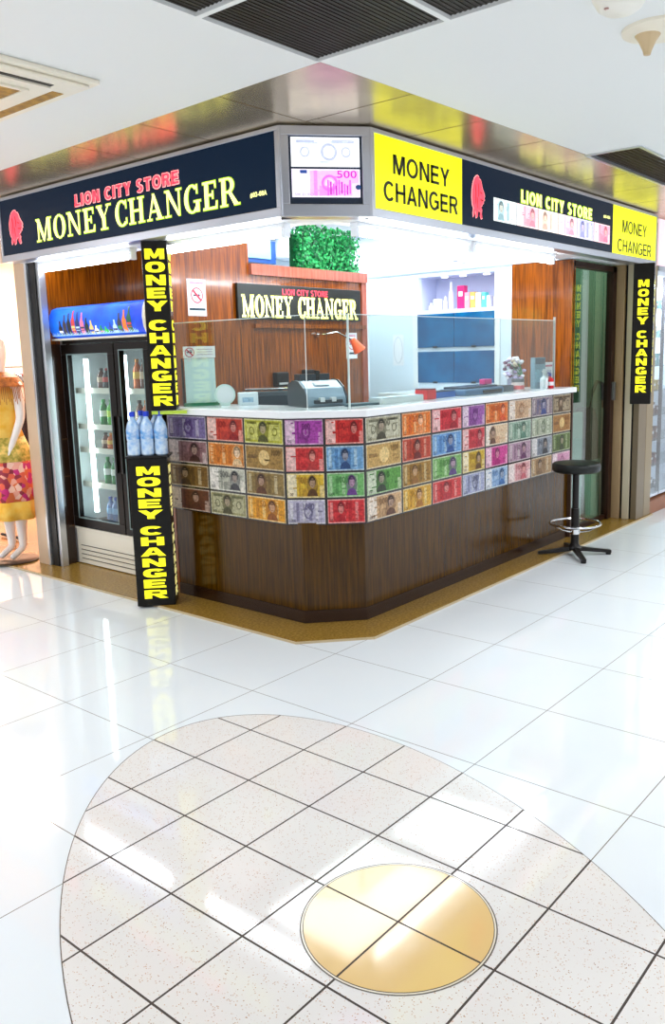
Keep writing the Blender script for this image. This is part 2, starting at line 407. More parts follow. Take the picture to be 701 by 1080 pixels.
# ceiling : white slab with dark louvre bay, pierced by openings (drawn as separate slabs)
cw=pm('ceiling_white',(.80,.81,.80),.6)
b=MB()
GX,GY=.976,.15; CX0,CY0=.984,.142
xe=lambda y: CX0+.040*(y-CY0)
ye=lambda x: CY0-.034*(x-CX0)
XE,YE=CX0,CY0
b.prism([(-7,GY),(GX,GY),(CX0,CY0),(xe(12),12),(-7,12)],WF,ZC,ZC+.04,cw)
b.prism([(GX,-7),(3.27,-7),(3.27,ye(3.27)),(CX0,CY0),(GX,GY)],WF,ZC,ZC+.04,cw)
b.box(3.27,4.55,-7,-.25,ZC,ZC+.04,cw); b.prism([(4.55,-7),(12,-7),(12,ye(12)),(4.55,ye(4.55))],WF,ZC,ZC+.04,cw)
b.box(-7,-2.3,-7,GY,ZC,ZC+.04,cw); b.box(-2.3,GX,-7,-2.9,ZC,ZC+.04,cw)
struct(b,'ceiling')
# dark louvre panels sitting in white tee bars
lou=pm('dark_louvre',S(40,33,24),.5,col2=S(28,22,16),vscale=3)
b=MB()
gx=[GX-.6*i for i in range(6)]; gy=[GY-.6*i for i in range(6)]
b.box(-2.3,GX,-2.9,GY,ZC+.014,ZC+.03,lou)
for i in range(150):
    y=GY-.01-.02*i
    b.box(-2.3,GX,y-.004,y+.004,ZC+.0115,ZC+.014,MATS['dark_louvre'])
struct(b,'ceiling')
b=MB()
for x in gx[1:]: b.box(x-.012,x+.012,-2.9,GY,ZC-.002,ZC+.04,cw)
for y in gy[1:]: b.box(-2.3,GX,y-.012,y+.012,ZC-.0015,ZC+.04,cw)
struct(b,'trim_4')
# bronze metal soffit around the shop, with open seams
sof=pm('brushed_bronze_soffit',S(214,196,166),.27,metal=.75,col2=S(188,170,144),vscale=3)
gapm=pm('soffit_gap',S(30,24,16),.8)
b=MB(); b.prism([(CX0,CY0),(1.75,ye(1.75)),(1.75,12),(xe(12),12)],WF,ZC+.012,ZC+.03,gapm); b.prism([(1.75,ye(1.75)),(3.27,ye(3.27)),(3.27,.065),(4.55,.065),(4.55,ye(4.55)),(12,ye(12)),(12,.85),(1.75,.85)],WF,ZC+.012,ZC+.03,gapm)
g=.004
P_=lambda pts: b.prism(pts,WF,ZC,ZC+.012,sof)
P_([(CX0+.002,CY0+.002),(1.573-g,ye(1.573)+.001),(1.573-g,.755-g),(xe(.755)+.001,.755-g)])
for i in range(12):
    y0_,y1_=.755+.6*i+g,.755+.6*(i+1)-g; P_([(xe(y0_)+.001,y0_),(1.6,y0_),(1.6,y1_),(xe(y1_)+.001,y1_)])
for i in range(14):
    x0_,x1_=1.573+.6*i+g,1.573+.6*(i+1)-g
    yb0=max(ye(x0_),.066 if x0_<4.55 and x1_>3.27 else -9)+.001; yb1=max(ye(x1_),.066 if x0_<4.55 and x1_>3.27 else -9)+.001
    P_([(x0_,yb0),(x1_,yb1),(x1_,.68),(x0_,.68)])
b.box(1.573+g,1.8,.684,.755-g,ZC,ZC+.012,sof); b.box(1.606,1.8,.755+g,1.0,ZC,ZC+.012,sof)
struct(b,'ceiling')
# shop shell above the signs + shop ceiling
b=MB(); b.prism([(1.60,12),(1.60,1.02),(1.92,.69),(12,.69),(12,12)],WF,2.63,ZC+.02,cw); struct(b,'ceiling')
tcol=pm('soffit_white',(.85,.87,.9),.35)
# white soffit behind the sign boxes
b=MB()
b.prism([(1.60,3.62),(1.60,.93),(1.90,.67),(5.80,.67),(5.80,.92),(1.98,.92),(1.86,1.04),(1.86,3.62)],WF,2.235,2.262,tcol)
struct(b,'trim_5')

# back walls
b=MB(); b.box(2.5,8,3.5,3.56,0,2.63,pm('back_wall_white',(.70,.78,.86),.5)); struct(b,'wall_back')
# wall on the right inside shop (X=4.7): wood, white cabinet surround
wallw=pm('cool_white_wall',(.72,.80,.90),.4)
b=MB()
X=4.7
b.box(X,X+.05,1.335,1.49,0,2.63,wallw); b.box(X,X+.05,2.27,3.5,0,2.63,wallw)
b.box(X,X+.05,1.49,2.27,2.19,2.63,wallw); b.box(X,X+.05,1.49,2.27,0,1.90,wallw)
b.box(X,X+.05,.80,1.335,2.23,2.63,wallw)
b.box(X-.008,X,1.335,2.84,2.222,2.236,pm('thin_rail',S(150,165,175),.4))
struct(b,'wall_right')
b=MB(); b.box(X-.006,X+.05,.80,1.333,0,2.225,WOOD); struct(b,'wall_side')
# partition behind counter
YP=2.2
b=MB(); b.box(1.80,2.56,YP+.015,YP+.05,0,2.60,WOOD); b.box(2.56,3.86,YP+.015,YP+.05,0,2.10,WOOD)
b.box(2.56,3.86,YP-.012,YP+.05,2.10,2.175,pm('rosy_wood',S(176,96,72),.2,col2=S(150,74,52),vscale=5,stretch=(14,14,.7),coat=.6))
b.box(2.585,3.83,YP-.01,YP+.015,1.735,1.765,WOOD)
for x in (2.46,2.95,3.37): b.box(x-.002,x+.002,YP+.0130,YP+.016,1.24,1.735,WOODK)
b.box(3.80,3.86,YP+.0,YP+.015,0,2.10,MATS['rosy_wood'])
struct(b,'wall_partition')
# drinks niche walls
b=MB(); b.box(2.46,2.50,2.26,3.5,0,2.60,WOOD); b.box(1.86,2.46,2.26,2.29,0,2.60,WOOD)
struct(b,'wall_niche')
b=MB(); b.box(1.77,2.50,3.50,3.53,0,2.60,WOOD); b.box(1.76,2.44,3.488,3.50,.014,1.66,WOODK)  # lower panel darker: the shade below the tube light is put into its colour
for z in (.30,.68,.96): b.box(1.80,2.40,3.486,3.489,z,z+.008,pm('shelf_line',S(90,66,40),.3))
struct(b,'wall_left')
# aluminium post and pilaster at the left
b=MB(); b.box(1.672,1.70,3.575,3.60,.014,2.24,ALU); b.box(1.69,1.74,3.49,3.575,.014,2.24,BLACK); b.box(1.700,1.752,3.455,3.495,.014,2.24,ALU)
struct(b,'trim_6',bevel=.003)
pil=pm('beige_pilaster',S(205,178,150),.45)
b=MB(); b.box(1.675,1.80,3.602,3.74,0,2.60,pil); struct(b,'wall_pilaster')
# boutique beyond the pilaster
bw=pm('boutique_wall',S(255,226,204),.5)
b=MB(); b.box(1.7,6,6.6,6.66,0,2.63,bw); b.box(3.6,3.66,3.56,6.6,0,2.63,bw); struct(b,'wall_boutique')
bf=pm('boutique_floor',S(150,96,40),.25,col2=S(120,72,28),vscale=3)
b=MB(); b.box(1.55,6,3.92,6.6,.0142,.018,bf); struct(b,'floor')

# right-hand stepped pilasters of the entrance
tan=pm('tan_pilaster',S(176,148,110),.4); tan2=pm('pale_pilaster',S(206,192,166),.4); tau=pm('taupe_pilaster',S(120,104,82),.4)
b=MB()
b.box(5.635,5.97,.602,.90,.014,2.24,BLACK); b.box(5.605,5.635,.738,.86,.014,2.24,tan); b.box(5.612,5.635,.655,.716,.014,2.24,tan2); b.box(5.625,5.805,.588,.638,.014,2.24,tau); b.box(5.812,5.97,.588,.62,.014,2.24,pm('taupe_pilaster_light',S(146,128,100),.4))
struct(b,'trim_7',bevel=.003)
# entrance glass door with dark frame
b=MB(); fr=pm('dark_door_frame',S(44,22,12),.35,spec=.2)
b.box(5.50,5.58,.80,.86,.02,2.22,fr); b.box(4.72,5.58,.80,.86,2.17,2.22,fr); b.box(4.72,5.50,.82,.85,.02,.06,fr)
b.box(4.715,4.735,.80,.86,.02,2.22,ALU)
d=struct(b,'door_1',bevel=.003); ORG[d]=Vector((0,0,0))
b=MB(); b.box(4.735,5.50,.832,.842,.06,2.17,GLASSD); b.build('door_glass',d)
b=MB(); b.box(5.52,5.555,.772,.80,1.08,1.24,pm('grey_handle',S(110,108,104),.3,metal=.6)); b.build('door_handle',d,bevel=.004)
b=MB(); b.box(4.76,5.9,1.44,1.47,0,2.6,pm('grey_green_wall',S(120,142,130),.6)); b.box(4.751,4.757,.9,1.44,0,2.6,MATS['grey_green_wall']); b.box(5.9,5.95,.9,1.44,0,2.6,MATS['grey_green_wall']); struct(b,'wall_entrance')

# ================================================================== SIGNS
def edge_frame(mb,F,a0,a1,b0,b1,c0,c1,w,m,wb=None):
    wb=wb or w
    mb.fbox(F,a0,a1,b0,b0+wb,c0,c1,m); mb.fbox(F,a0,a1,b1-w,b1,c0,c1,m); mb.fbox(F,a0,a0+w,b0+wb,b1-w,c0,c1,m); mb.fbox(F,a1-w,a1,b0+wb,b1-w,c0,c1,m)
def lion(mb,F,a,bm,s,c,sx=1):
    out=[(-.10,.50),(-.02,.53),(.06,.50),(.05,.46),(.13,.44),(.18,.36),(.20,.28),(.25,.20),(.31,.12),(.33,.06),(.30,.02),(.33,-.02),(.27,-.06),(.28,-.11),(.22,-.13),(.20,-.18),(.14,-.20),
         (.20,-.27),(.18,-.36),(.21,-.47),(.15,-.50),(.10,-.42),(.11,-.33),(.05,-.30),(.0,-.36),(-.02,-.46),(-.09,-.50),(-.10,-.40),(-.13,-.33),(-.16,-.42),(-.22,-.49),(-.24,-.38),(-.21,-.28),(-.27,-.18),(-.29,-.02),(-.28,.16),(-.23,.33),(-.17,.44)]
    mb.flat([(a+x*s*sx*1.08,bm+y*s*1.04) for x,y in out],F,c,PINK_O)
    mb.flat([(a+x*s*sx,bm+y*s) for x,y in out],F,c+.0015,RED_L)
    dk=pm('lion_line',S(110,8,26),.5)
    for pts in ([(.10,.16),(.19,.13),(.18,.10),(.10,.13)],[(.02,.34),(.05,.20),(.03,.02),(.01,.02),(.02,.20),(-.01,.34)],[(-.12,.30),(-.09,.10),(-.12,-.16),(-.14,-.16),(-.12,.10),(-.15,.30)],[(.12,-.02),(.26,-.04),(.25,-.07),(.12,-.05)],[(-.03,.0),(-.02,-.26),(-.04,-.26),(-.06,0)]):
        mb.flat([(a+x*s*sx,bm+y*s) for x,y in pts],F,c+.003,dk)
alf=pm('sign_frame_silver',(.55,.57,.64),.28,metal=.8)
# left fascia sign
F=FL(1.5)
T=thing('fascia_sign','long navy fascia sign left of the corner with pale yellow serif capitals','sign',(1.56,2.2,2.22))
b=MB(); edge_frame(b,F,-3.56,-.875,2.222,2.652,-.09,.006,.022,alf,wb=.045); b.fbox(F,-3.55,-.885,2.24,2.64,-.10,-.09,alf); b.build('sign_frame',T,bevel=.003)
b=MB(); b.fbox(F,-3.538,-.897,2.267,2.630,-.06,0,NAVY); b.build('sign_face',T)
words('sans','LION CITY STORE',F,-2.634,-1.634,2.486,2.554,((.002,PINK_O,.004),(.004,RED_L,0)),'red_lettering',T,T=.24,h=.20,gap=.15)
for wd,a0,a1 in (('MONEY',-3.10,-2.27),('CHANGER',-2.228,-1.165)): words('serif',wd,F,a0,a1,2.318,2.460,((.002,LIME,.0045),(.004,CREAM_L,0)),'yellow_lettering',T,gap=.12)
b=MB(); b.text('#03-08A',F,-1.083,-.963,2.335,2.362,.003,CREAM_L,bold=.03); b.build('unit_number',T)
b=MB(); lion(b,F,-3.352,2.437,.215,.002,1.25); b.build('lion_emblem',T)['label']='red lion head emblem'
# right fascia sign
F=FR(.57)
T=thing('fascia_sign','long fascia sign right of the corner with two lit yellow panels','sign',(3.8,.62,2.22))
b=MB(); edge_frame(b,F,1.85,5.86,2.222,2.652,-.09,.006,.022,alf,wb=.045); b.fbox(F,1.86,5.85,2.24,2.64,-.10,-.09,alf); b.build('sign_frame',T,bevel=.003)
b=MB(); b.fbox(F,1.873,2.702,2.267,2.630,-.06,0,YEL_P); b.build('lit_panel',T)['label']='lit yellow panel next to the corner'
b=MB(); b.fbox(F,4.902,5.84,2.267,2.630,-.06,0,YEL_P); b.build('lit_panel',T)['label']='lit yellow panel at the far end'
b=MB(); b.fbox(F,2.702,4.902,2.267,2.630,-.06,0,NAVY); b.build('sign_face',T)
for wd,a0,a1,b0,b1,tt in (('MONEY',2.03,2.565,2.455,2.552,.18),('CHANGER',1.945,2.655,2.315,2.412,.18),('MONEY',5.09,5.61,2.440,2.535,.15),('CHANGER',5.0,5.735,2.290,2.385,.15)): words('sans',wd,F,a0,a1,b0,b1,((.002,BLK_T,0),),'black_lettering',T,T=tt,h=tt-.02)
words('sans','LION CITY STORE',F,3.41,4.505,2.472,2.550,((.002,LIME,.005),(.004,CREAM_L,0)),'yellow_lettering',T,T=.25,h=.21,gap=.14)
b=MB(); b.text('#03-08A',F,4.715,4.842,2.510,2.535,.003,CREAM_L,bold=.03); b.build('unit_number',T)
b=MB(); lion(b,F,2.875,2.437,.235,.002,1.0); b.build('lion_emblem',T)['label']='red lion head emblem'

# ---- banknotes ----------------------------------------------------------
def nm(rgb,em=0):
    n='note_%d_%d_%d%s'%(*rgb,'_lit' if em else '')
    c=S(*rgb)
    return pm(n,c,.4,coat=.08,spec=.3,var=.45,vscale=70,emis=em) if not em else pm(n,c,.35,emis=em,var=.12,vscale=60)
def mixc(a,b_,t): return tuple(int(a[i]*(1-t)+b_[i]*t) for i in range(3))
def note(mb,F,a0,a1,b0,b1,base,ink,num=None,port=None,side=.75,style=0,em=0,c=.001,pale=None):
    """one printed banknote: paper, tone bands, portrait or rosette, numerals"""
    w=a1-a0; h=b1-b0; st=.0006
    x=lambda t:a0+w*t
    y=lambda t:b0+h*t
    pale=pale or mixc(base,(255,250,240),.55)
    B=lambda x0,x1,y0,y1,k,col: mb.flat([(x(x0),y(y0)),(x(x1),y(y0)),(x(x1),y(y1)),(x(x0),y(y1))],F,c+st*k,nm(col,em))
    B(0,1,0,1,0,pale); B(.02,.98,.05,.95,1,base)
    dark=mixc(base,ink,.55)
    if style==0:      # euro / yuan like: pale margin then field
        B(.02,.26,.05,.95,2,mixc(pale,(250,240,236),.45)); B(.32,.37,.05,.95,2,mixc(base,ink,.35)); B(.40,.62,.05,.40,2,mixc(base,ink,.3)); B(.88,.97,.06,.5,2,mixc(base,(255,245,235),.5))
    elif style==1:    # dollar like : wide border and seals
        B(.06,.94,.14,.86,2,mixc(base,(240,238,220),.35)); mb.ring(x(.2),y(.5),w*.07,h*.18,w*.02,F,c+st*3,nm(dark,em)); mb.ring(x(.8),y(.5),w*.07,h*.18,w*.02,F,c+st*3,nm(dark,em))
        B(.08,.34,.80,.90,3,dark); B(.6,.92,.80,.90,3,dark)
    elif style==2:    # patterned, many bands
        for k in range(5): B(.06+.17*k,.14+.17*k,.12,.88,2,mixc(base,ink if k%2 else (255,255,240),.40))
    elif style==3:    # big pale disc
        n=24; mb.flat([(x(.5)+w*.14*math.cos(2*PI*i/n),y(.5)+h*.32*math.sin(2*PI*i/n)) for i in range(n)],F,c+st*3,nm(mixc(base,(255,225,160),.7),em)); B(.06,.3,.45,.6,2,dark)
    # fine guilloche rows
    rs=random.Random(int(a0*1000+b0*77))
    for k in range(7):
        px=rs.uniform(.05,.85); py=rs.uniform(.12,.85); B(px,px+rs.uniform(.05,.16),py,py+.05,3,mixc(base,ink,rs.uniform(.15,.5)))
    if port:
        cx_=x(side); n=16; rw=w*.085; rh=h*.21
        el=lambda cx2,cy2,rx,ry,k,col: mb.flat([(cx2+rx*math.cos(2*PI*i/n),cy2+ry*math.sin(2*PI*i/n)) for i in range(n)],F,c+st*k,nm(col,em))
        el(cx_,y(.52),rw*1.75,h*.42,4,mixc(base,port,.45))
        mb.flat([(cx_-rw*1.7,y(.07)),(cx_+rw*1.7,y(.07)),(cx_+rw*1.3,y(.26)),(cx_+rw*.5,y(.36)),(cx_-rw*.5,y(.36)),(cx_-rw*1.3,y(.26))],F,c+st*5,nm(port,em))
        el(cx_,y(.66),rw*1.12,rh*1.15,5.5,mixc(port,(10,10,10),.35))
        el(cx_+rw*.05,y(.60),rw*.86,rh*.95,6,mixc(port,(255,225,200),.50))
        B((cx_-a0)/w-.022,(cx_-a0)/w+.026,.475,.495,7,mixc(port,(60,20,10),.3)); B((cx_-a0)/w-.05,(cx_-a0)/w+.055,.72,.77,7,mixc(port,(10,10,10),.35))
    else:
        if style!=3:
            mb.ring(x(.55),y(.5),w*.12,h*.3,w*.035,F,c+st*4,nm(dark,em)); mb.ring(x(.55),y(.5),w*.06,h*.15,w*.02,F,c+st*4,nm(mixc(base,(255,255,255),.4),em))
    if num and style==3: mb.text(num,F,x(.70),x(.92),y(.62),y(.86),c+st*5,nm(dark,em),bold=.02)
    elif num:
        wd=.075*len(num)
        mb.text(num,F,x(.42-wd/2 if port and side>.5 else .56-wd/2),x(.42+wd/2 if port and side>.5 else .56+wd/2),y(.58),y(.86),c+st*5,nm(dark,em),bold=.03)
        mb.text(num,F,x(.05),x(.05+wd*.5),y(.08),y(.20),c+st*5,nm(mixc(ink,(0,0,0),.3),em))
# corner display box
P0=Vector((1.503,.873,0)); P1=Vector((1.848,.572,0)); F=Frame(P0,P1-P0); Lc=(P1-P0).length
T=thing('display_box','aluminium framed corner display with a dollar note above a pink 500 euro note','sign',(1.70,.75,2.22))
b=MB(); edge_frame(b,F,.0,Lc,2.222,2.652,-.09,.008,.045,alf,wb=.06); b.fbox(F,.02,Lc-.02,2.25,2.64,-.095,-.09,alf)
for a in (.0,Lc): b.cyl(F.p(a,2.225,.004),F.p(a,2.65,.004),.010,m=alf,n=10)
b.build('display_frame',T,bevel=.003)
b=MB(); b.fbox(F,.045,Lc-.045,2.275,2.615,-.05,-.012,pm('display_backing',S(20,40,66),.3)); b.build('backing_panel',T)
b=MB(); note(b,F,.058,Lc-.055,2.462,2.602,(226,232,246),(150,160,190),None,None,.45,1,em=.74,c=-.010,pale=(244,248,255)); b.build('poster',T)['label']='pale backlit dollar banknote poster'
b=MB(); note(b,F,.058,Lc-.055,2.317,2.452,(236,180,240),(196,60,190),None,None,.6,0,em=.74,c=-.010,pale=(238,232,250))
bx=lambda a0,a1,b0,b1,col,c=.0: b.flat([(a0,b0),(a1,b0),(a1,b1),(a0,b1)],F,-.006+c,nm(col,.74))
b.text('500',F,.285,.385,2.408,2.445,-.004,nm((190,40,170),.95),bold=.01); b.text('500 EURO',F,.07,.165,2.322,2.336,-.004,nm((120,120,150),.74))
bx(.10,.135,2.43,2.446,(40,70,140)); 
for k in range(9): bx(.235+k*.014,.243+k*.014,2.325+.004*(k%3),2.40-.009*(k%4),(190,50,180) if k%2 else (214,96,208),.001)
n_=16; b.flat([(.392+.014*math.cos(2*PI*i/n_),2.365+.012*math.sin(2*PI*i/n_)) for i in range(n_)],F,-.003,nm((30,60,110),.74))
b.build('poster',T)['label']='pink backlit 500 euro banknote poster'
# right sign banknote strip
F=FR(.57)
for k,(cb,ck) in enumerate([((214,236,240),(60,110,120)),((250,196,206),(210,80,110)),((244,226,214),(190,130,110)),((250,214,226),(200,100,130)),((196,196,244),(110,110,200)),((250,170,190),(210,60,100))]):
    b=MB(); w=(4.846-3.06)/6; note(b,F,3.06+k*w,3.06+(k+1)*w-.006,2.325,2.462,cb,ck,None,mixc(cb,ck,.5),.7 if k%2 else .3,0 if k%2 else 2,em=.74,c=.003); b.build('banknote_print',bpy.data.objects['fascia_sign.001'])

# tube lights under the signs
def tubelight(p,q,label,side):
    p=Vector(p); q=Vector(q); T=thing('tube_light',label,'light',((p+q)/2)[:],'fluorescent battens under the fascia signs')
    d=(q-p).normalized(); F=Frame(p,d); L=(q-p).length
    b=MB(); b.fbox(F,0,L,.028,.052,-.028,.028,tcol); b.build('batten',T,bevel=.004)
    b=MB(); b.cyl(p+d*.03,q-d*.03,.017,m=TUBE,n=14); b.build('lamp_tube',T,smooth=True)
    b=MB(); b.fbox(F,0,.03,-.02,.03,-.02,.02,tcol); b.build('lamp_holder',T); b=MB(); b.fbox(F,L-.03,L,-.02,.03,-.02,.02,tcol); b.build('lamp_holder',T)
    return T
tubelight((1.74,3.50,2.183),(1.74,2.40,2.183),'glowing tube light above the drinks cooler',0)
tubelight((1.74,2.18,2.183),(1.74,1.06,2.183),'glowing tube light above the left end of the money counter',0)
tubelight((1.98,.80,2.183),(3.14,.80,2.183),'glowing tube light above the right counter, the one nearer the corner',0)
tubelight((3.18,.80,2.183),(4.34,.80,2.183),'glowing tube light above the right counter, the one farther from the corner',0)
b=MB(); b.fbox(FR(.9),3.14,3.20,2.12,2.16,-.03,.01,ALU); b.ball((3.17,.86,2.115),(.03,.03,.022),WHITE)
tag(b.build('ceiling_sensor',bevel=.002),'small grey sensor hanging under the right soffit','sensor')
T=thing('light_panel','square white light panel in the shop ceiling','light',(4.2,1.7,2.62))
b=MB(); b.box(3.7,4.6,1.0,2.0,2.615,2.629,WHITE); b.build('panel_frame',T)
b=MB(); b.box(3.73,4.57,1.03,1.97,2.608,2.615,pm('panel_light',(1,1,1),.5,emis=7,ecol=(.85,.93,1))); b.build('diffuser',T)

# ================================================================== MONEY COUNTER
T=thing('money_counter','wood fronted corner counter with a white top, its upper band covered in banknote pictures','counter',(2.0,1.1,.014))
top=pm('white_countertop',(.88,.9,.93),.2,coat=.4)
b=MB(); b.prism([(1.69,2.17),(1.69,1.12),(1.835,.915),(1.99,.742),(4.69,.742),(4.69,1.16),(2.32,1.16),(2.12,1.36),(2.12,2.17)],WF,1.194,1.235,top); b.build('countertop',T,bevel=.006)
b=MB(); b.prism([(1.755,2.15),(1.755,1.045),(2.01,.795),(4.66,.795),(4.66,1.10),(2.30,1.10),(2.06,1.32),(2.06,2.15)],WF,.014,.60,WOODD); b.prism([(1.765,2.15),(1.765,1.12),(2.03,.81),(4.65,.81),(4.65,1.10),(2.30,1.10),(2.06,1.32),(2.06,2.15)],WF,.60,1.194,WOODK); b.build('wood_panel',T)
b=MB(); kp=[(1.75,2.155),(1.75,1.042),(2.008,.789)]
b.prism([(1.747,2.152),(1.747,1.041),(2.007,.787),(4.662,.787),(4.662,.80),(2.012,.80),(1.76,1.05),(1.76,2.152)],WF,.0145,.088,KICK); b.build('kickboard',T)
dk=pm('note_band_black',S(26,18,14),.25,coat=.4)
PL=[(1.722,2.15),(1.722,1.128),(1.848,.938),(2.0,.772),(4.655,.772)]
b=MB(); b.prism(PL+[(4.655,.81),(2.04,.82),(1.775,1.14),(1.775,2.15)],WF,.588,1.194,dk); b.build('note_band',T)
b=MB(); b.box(4.655,4.675,.765,.80,.014,1.194,pm('edge_trim',S(70,48,36),.4)); b.build('end_trim',T)
rows=[(1.187,1.043),(1.036,.892),(.885,.742),(.735,.592)]
colx=[2.003,2.348,2.664,3.017,3.312,3.632,3.978,4.325,4.648]
segs=[]
for a0,a1 in ((-2.145,-1.776),(-1.770,-1.452),(-1.446,-1.131)): segs.append((Frame((1.722,0,0),(0,-1,0)),a0,a1))
for p,q in ((PL[1],PL[2]),(PL[2],PL[3])):
    p=Vector((*p,0)); q=Vector((*q,0)); segs.append((Frame(p,q-p),.004,(q-p).length-.003))
for i in range(8): segs.append((Frame((0,.772,0),(1,0,0)),colx[i]+.003,colx[i+1]-.004))
ND=[ # rows of (base, ink, numeral, portrait, side, style)
 [((120,104,150),(60,30,90),'20',None,.7,2),((206,66,44),(130,16,20),'100',(150,26,26),.75,0),((188,186,48),(90,90,20),'100',(84,84,30),.5,1),((176,70,170),(84,22,90),'500',None,.6,0),((224,56,50),(150,10,20),'100',(166,20,26),.75,0),((186,180,150),(70,70,52),'100',(84,80,62),.42,1),((236,120,30),(190,60,10),'20',(240,150,90),.62,2),((222,46,60),(150,10,24),'100',(160,18,36),.72,0),((160,90,170),(80,22,96),'500',None,.6,0),((232,120,40),(190,66,10),'1000',(222,80,24),.75,2),((214,176,140),(150,96,60),'50',None,.75,0),((150,130,140),(54,70,130),'100',(60,76,140),.55,2),((136,110,76),(60,44,30),'100',(90,66,40),.4,1)],
 [((150,110,112),(80,44,44),None,(70,40,36),.68,0),((220,128,40),(170,80,10),'20',(232,196,150),.82,2),((162,126,64),(84,60,30),'1000',None,.5,3),((218,60,60),(170,20,34),'50',(190,60,60),.7,0),((120,170,214),(30,80,150),'20',(50,80,130),.5,2),((206,166,98),(120,84,40),'1000',None,.5,3),((196,70,44),(130,26,16),'50',(120,34,26),.5,2),((110,160,214),(30,80,150),'20',(46,84,150),.6,2),((214,60,70),(150,20,34),'50',(170,40,60),.75,0),((226,196,160),(190,110,70),None,(110,70,50),.3,0),((150,176,156),(60,100,80),'50',(90,130,110),.65,2),((180,186,160),(90,104,80),'5',None,.6,2),((170,116,50),(110,64,20),'10',None,.5,3)],
 [((120,86,36),(60,38,14),'50',(66,44,20),.4,2),((196,196,180),(70,70,70),'500',(74,74,80),.72,0),((150,124,70),(84,60,34),None,(96,56,36),.4,2),((222,184,56),(150,90,20),'100',(96,62,30),.68,0),((120,186,110),(50,110,50),'1000',(110,66,140),.66,2),((96,158,70),(30,80,34),'10',(60,70,56),.4,0),((170,126,50),(100,70,24),'50',(150,100,40),.4,2),((126,180,100),(60,120,50),'1000',(96,70,130),.68,2),((214,176,50),(150,96,20),'100',(106,70,30),.7,0),((214,70,150),(150,20,96),'20',(180,40,120),.5,0),((186,150,170),(110,70,100),'50',(110,60,100),.66,2),((160,166,176),(54,60,80),'10',(60,56,60),.65,0),((96,116,50),(44,60,20),'20',(60,70,36),.5,2)],
 [((104,56,34),(60,26,16),None,(80,36,26),.65,0),((156,150,104),(70,74,50),'100',(80,76,50),.48,1),((232,160,40),(160,90,20),'50',(150,86,36),.66,2),((190,184,206),(60,54,96),'1000',None,.6,2),((222,60,64),(160,20,34),'50',(186,40,50),.35,2),((216,176,130),(120,80,50),'1000',(110,76,60),.66,0),((222,170,60),(170,110,20),'100',(176,116,50),.55,2),((216,64,64),(150,24,34),'50',(190,50,60),.45,2),((170,174,206),(60,60,90),'1000',None,.6,2),((170,196,226),(60,110,180),'100',(60,110,176),.72,0),((232,180,180),(190,84,96),'10',(196,90,100),.66,0),((190,150,104),(120,84,50),'50',(150,110,70),.4,2),((222,160,190),(170,90,130),'5',None,.5,0)]]
for r,(zt,zb) in enumerate(rows):
    for k,(Fr,a0,a1) in enumerate(segs):
        base,ink,num,port,side,style=ND[r][k]
        b=MB(); note(b,Fr,a0+.004,a1-.004,zb+.003,zt-.002,base,ink,num,port,side,style,c=.0012); b.build('banknote',T)

# ---- glass screens on the counter -------------------------------------------
def screen(p,q,z1,label,z0=1.235):
    p=Vector((*p,0)); q=Vector((*q,0)); F=Frame(p,q-p); L=(q-p).length
    b=MB(); b.fbox(F,0,L,z0,z1,-.004,.004,GLASS); o=b.build('glass_screen'); tag(o,label,'screen')
    ORG[o]=Vector((0,0,0))
    b=MB(); b.fbox(F,0,L,z1,z1+.004,-.004,.004,GEDGE); b.build('top_edge',o)
    b=MB(); b.fbox(F,-.004,.0,z0,z1,-.006,.006,GEDGE); b.build('side_edge',o)
screen((1.782,2.12),(1.782,1.008),1.752,'clear glass screen on the left arm of the counter')
screen((1.788,1.0),(1.955,.846),1.752,'narrow clear glass screen across the counter corner')
screen((1.962,.842),(4.47,.842),1.752,'long clear glass screen on the right arm of the counter')
b=MB(); b.box(4.472,4.484,.835,.850,1.235,1.78,ALU); tag(b.build('screen_post'),'thin silver post at the right end of the glass screens','post')

# ---- things hung on the partition --------------------------------------------
F=Frame((0,YP,0),(1,0,0))
T=thing('hanging_sign','dark sign with yellow serif MONEY CHANGER mounted on the wooden partition','sign',(3.09,YP,1.8))
b=MB(); b.fbox(F,2.42,3.765,1.795,2.038,-.012,.012,pm('small_sign_frame',S(24,30,26),.3)); b.build('sign_board',T,bevel=.003)
words('sans','LION CITY STORE',F,2.86,3.36,1.972,2.014,((.014,RED_L,0),),'red_lettering',T,T=.18,h=.16)
words('serif','MONEY CHANGER',F,2.455,3.715,1.812,1.958,((.0145,CREAM_L,.004),),'yellow_lettering',T,gap=.10)
def nosmoke(mb,F,a,bz,r,c):
    rd=nm((224,60,90)); mb.ring(a,bz,r,r,r*.16,F,c,rd,24)
    k=r*.1; s=r*.68
    mb.flat([(a-s-k,bz+s-k),(a-s+k,bz+s+k),(a+s+k,bz-s+k),(a+s-k,bz-s-k)],F,c+.0006,rd)
    g_=nm((60,50,80)); mb.flat([(a-r*.6,bz-r*.1),(a+r*.5,bz-r*.1),(a+r*.5,bz+r*.1),(a-r*.6,bz+r*.1)],F,c+.0003,g_)
    mb.ring(a+r*.3,bz+r*.32,r*.22,r*.2,r*.07,F,c+.0003,g_,12)
pw=pm('paper_white',(.86,.84,.88),.4)
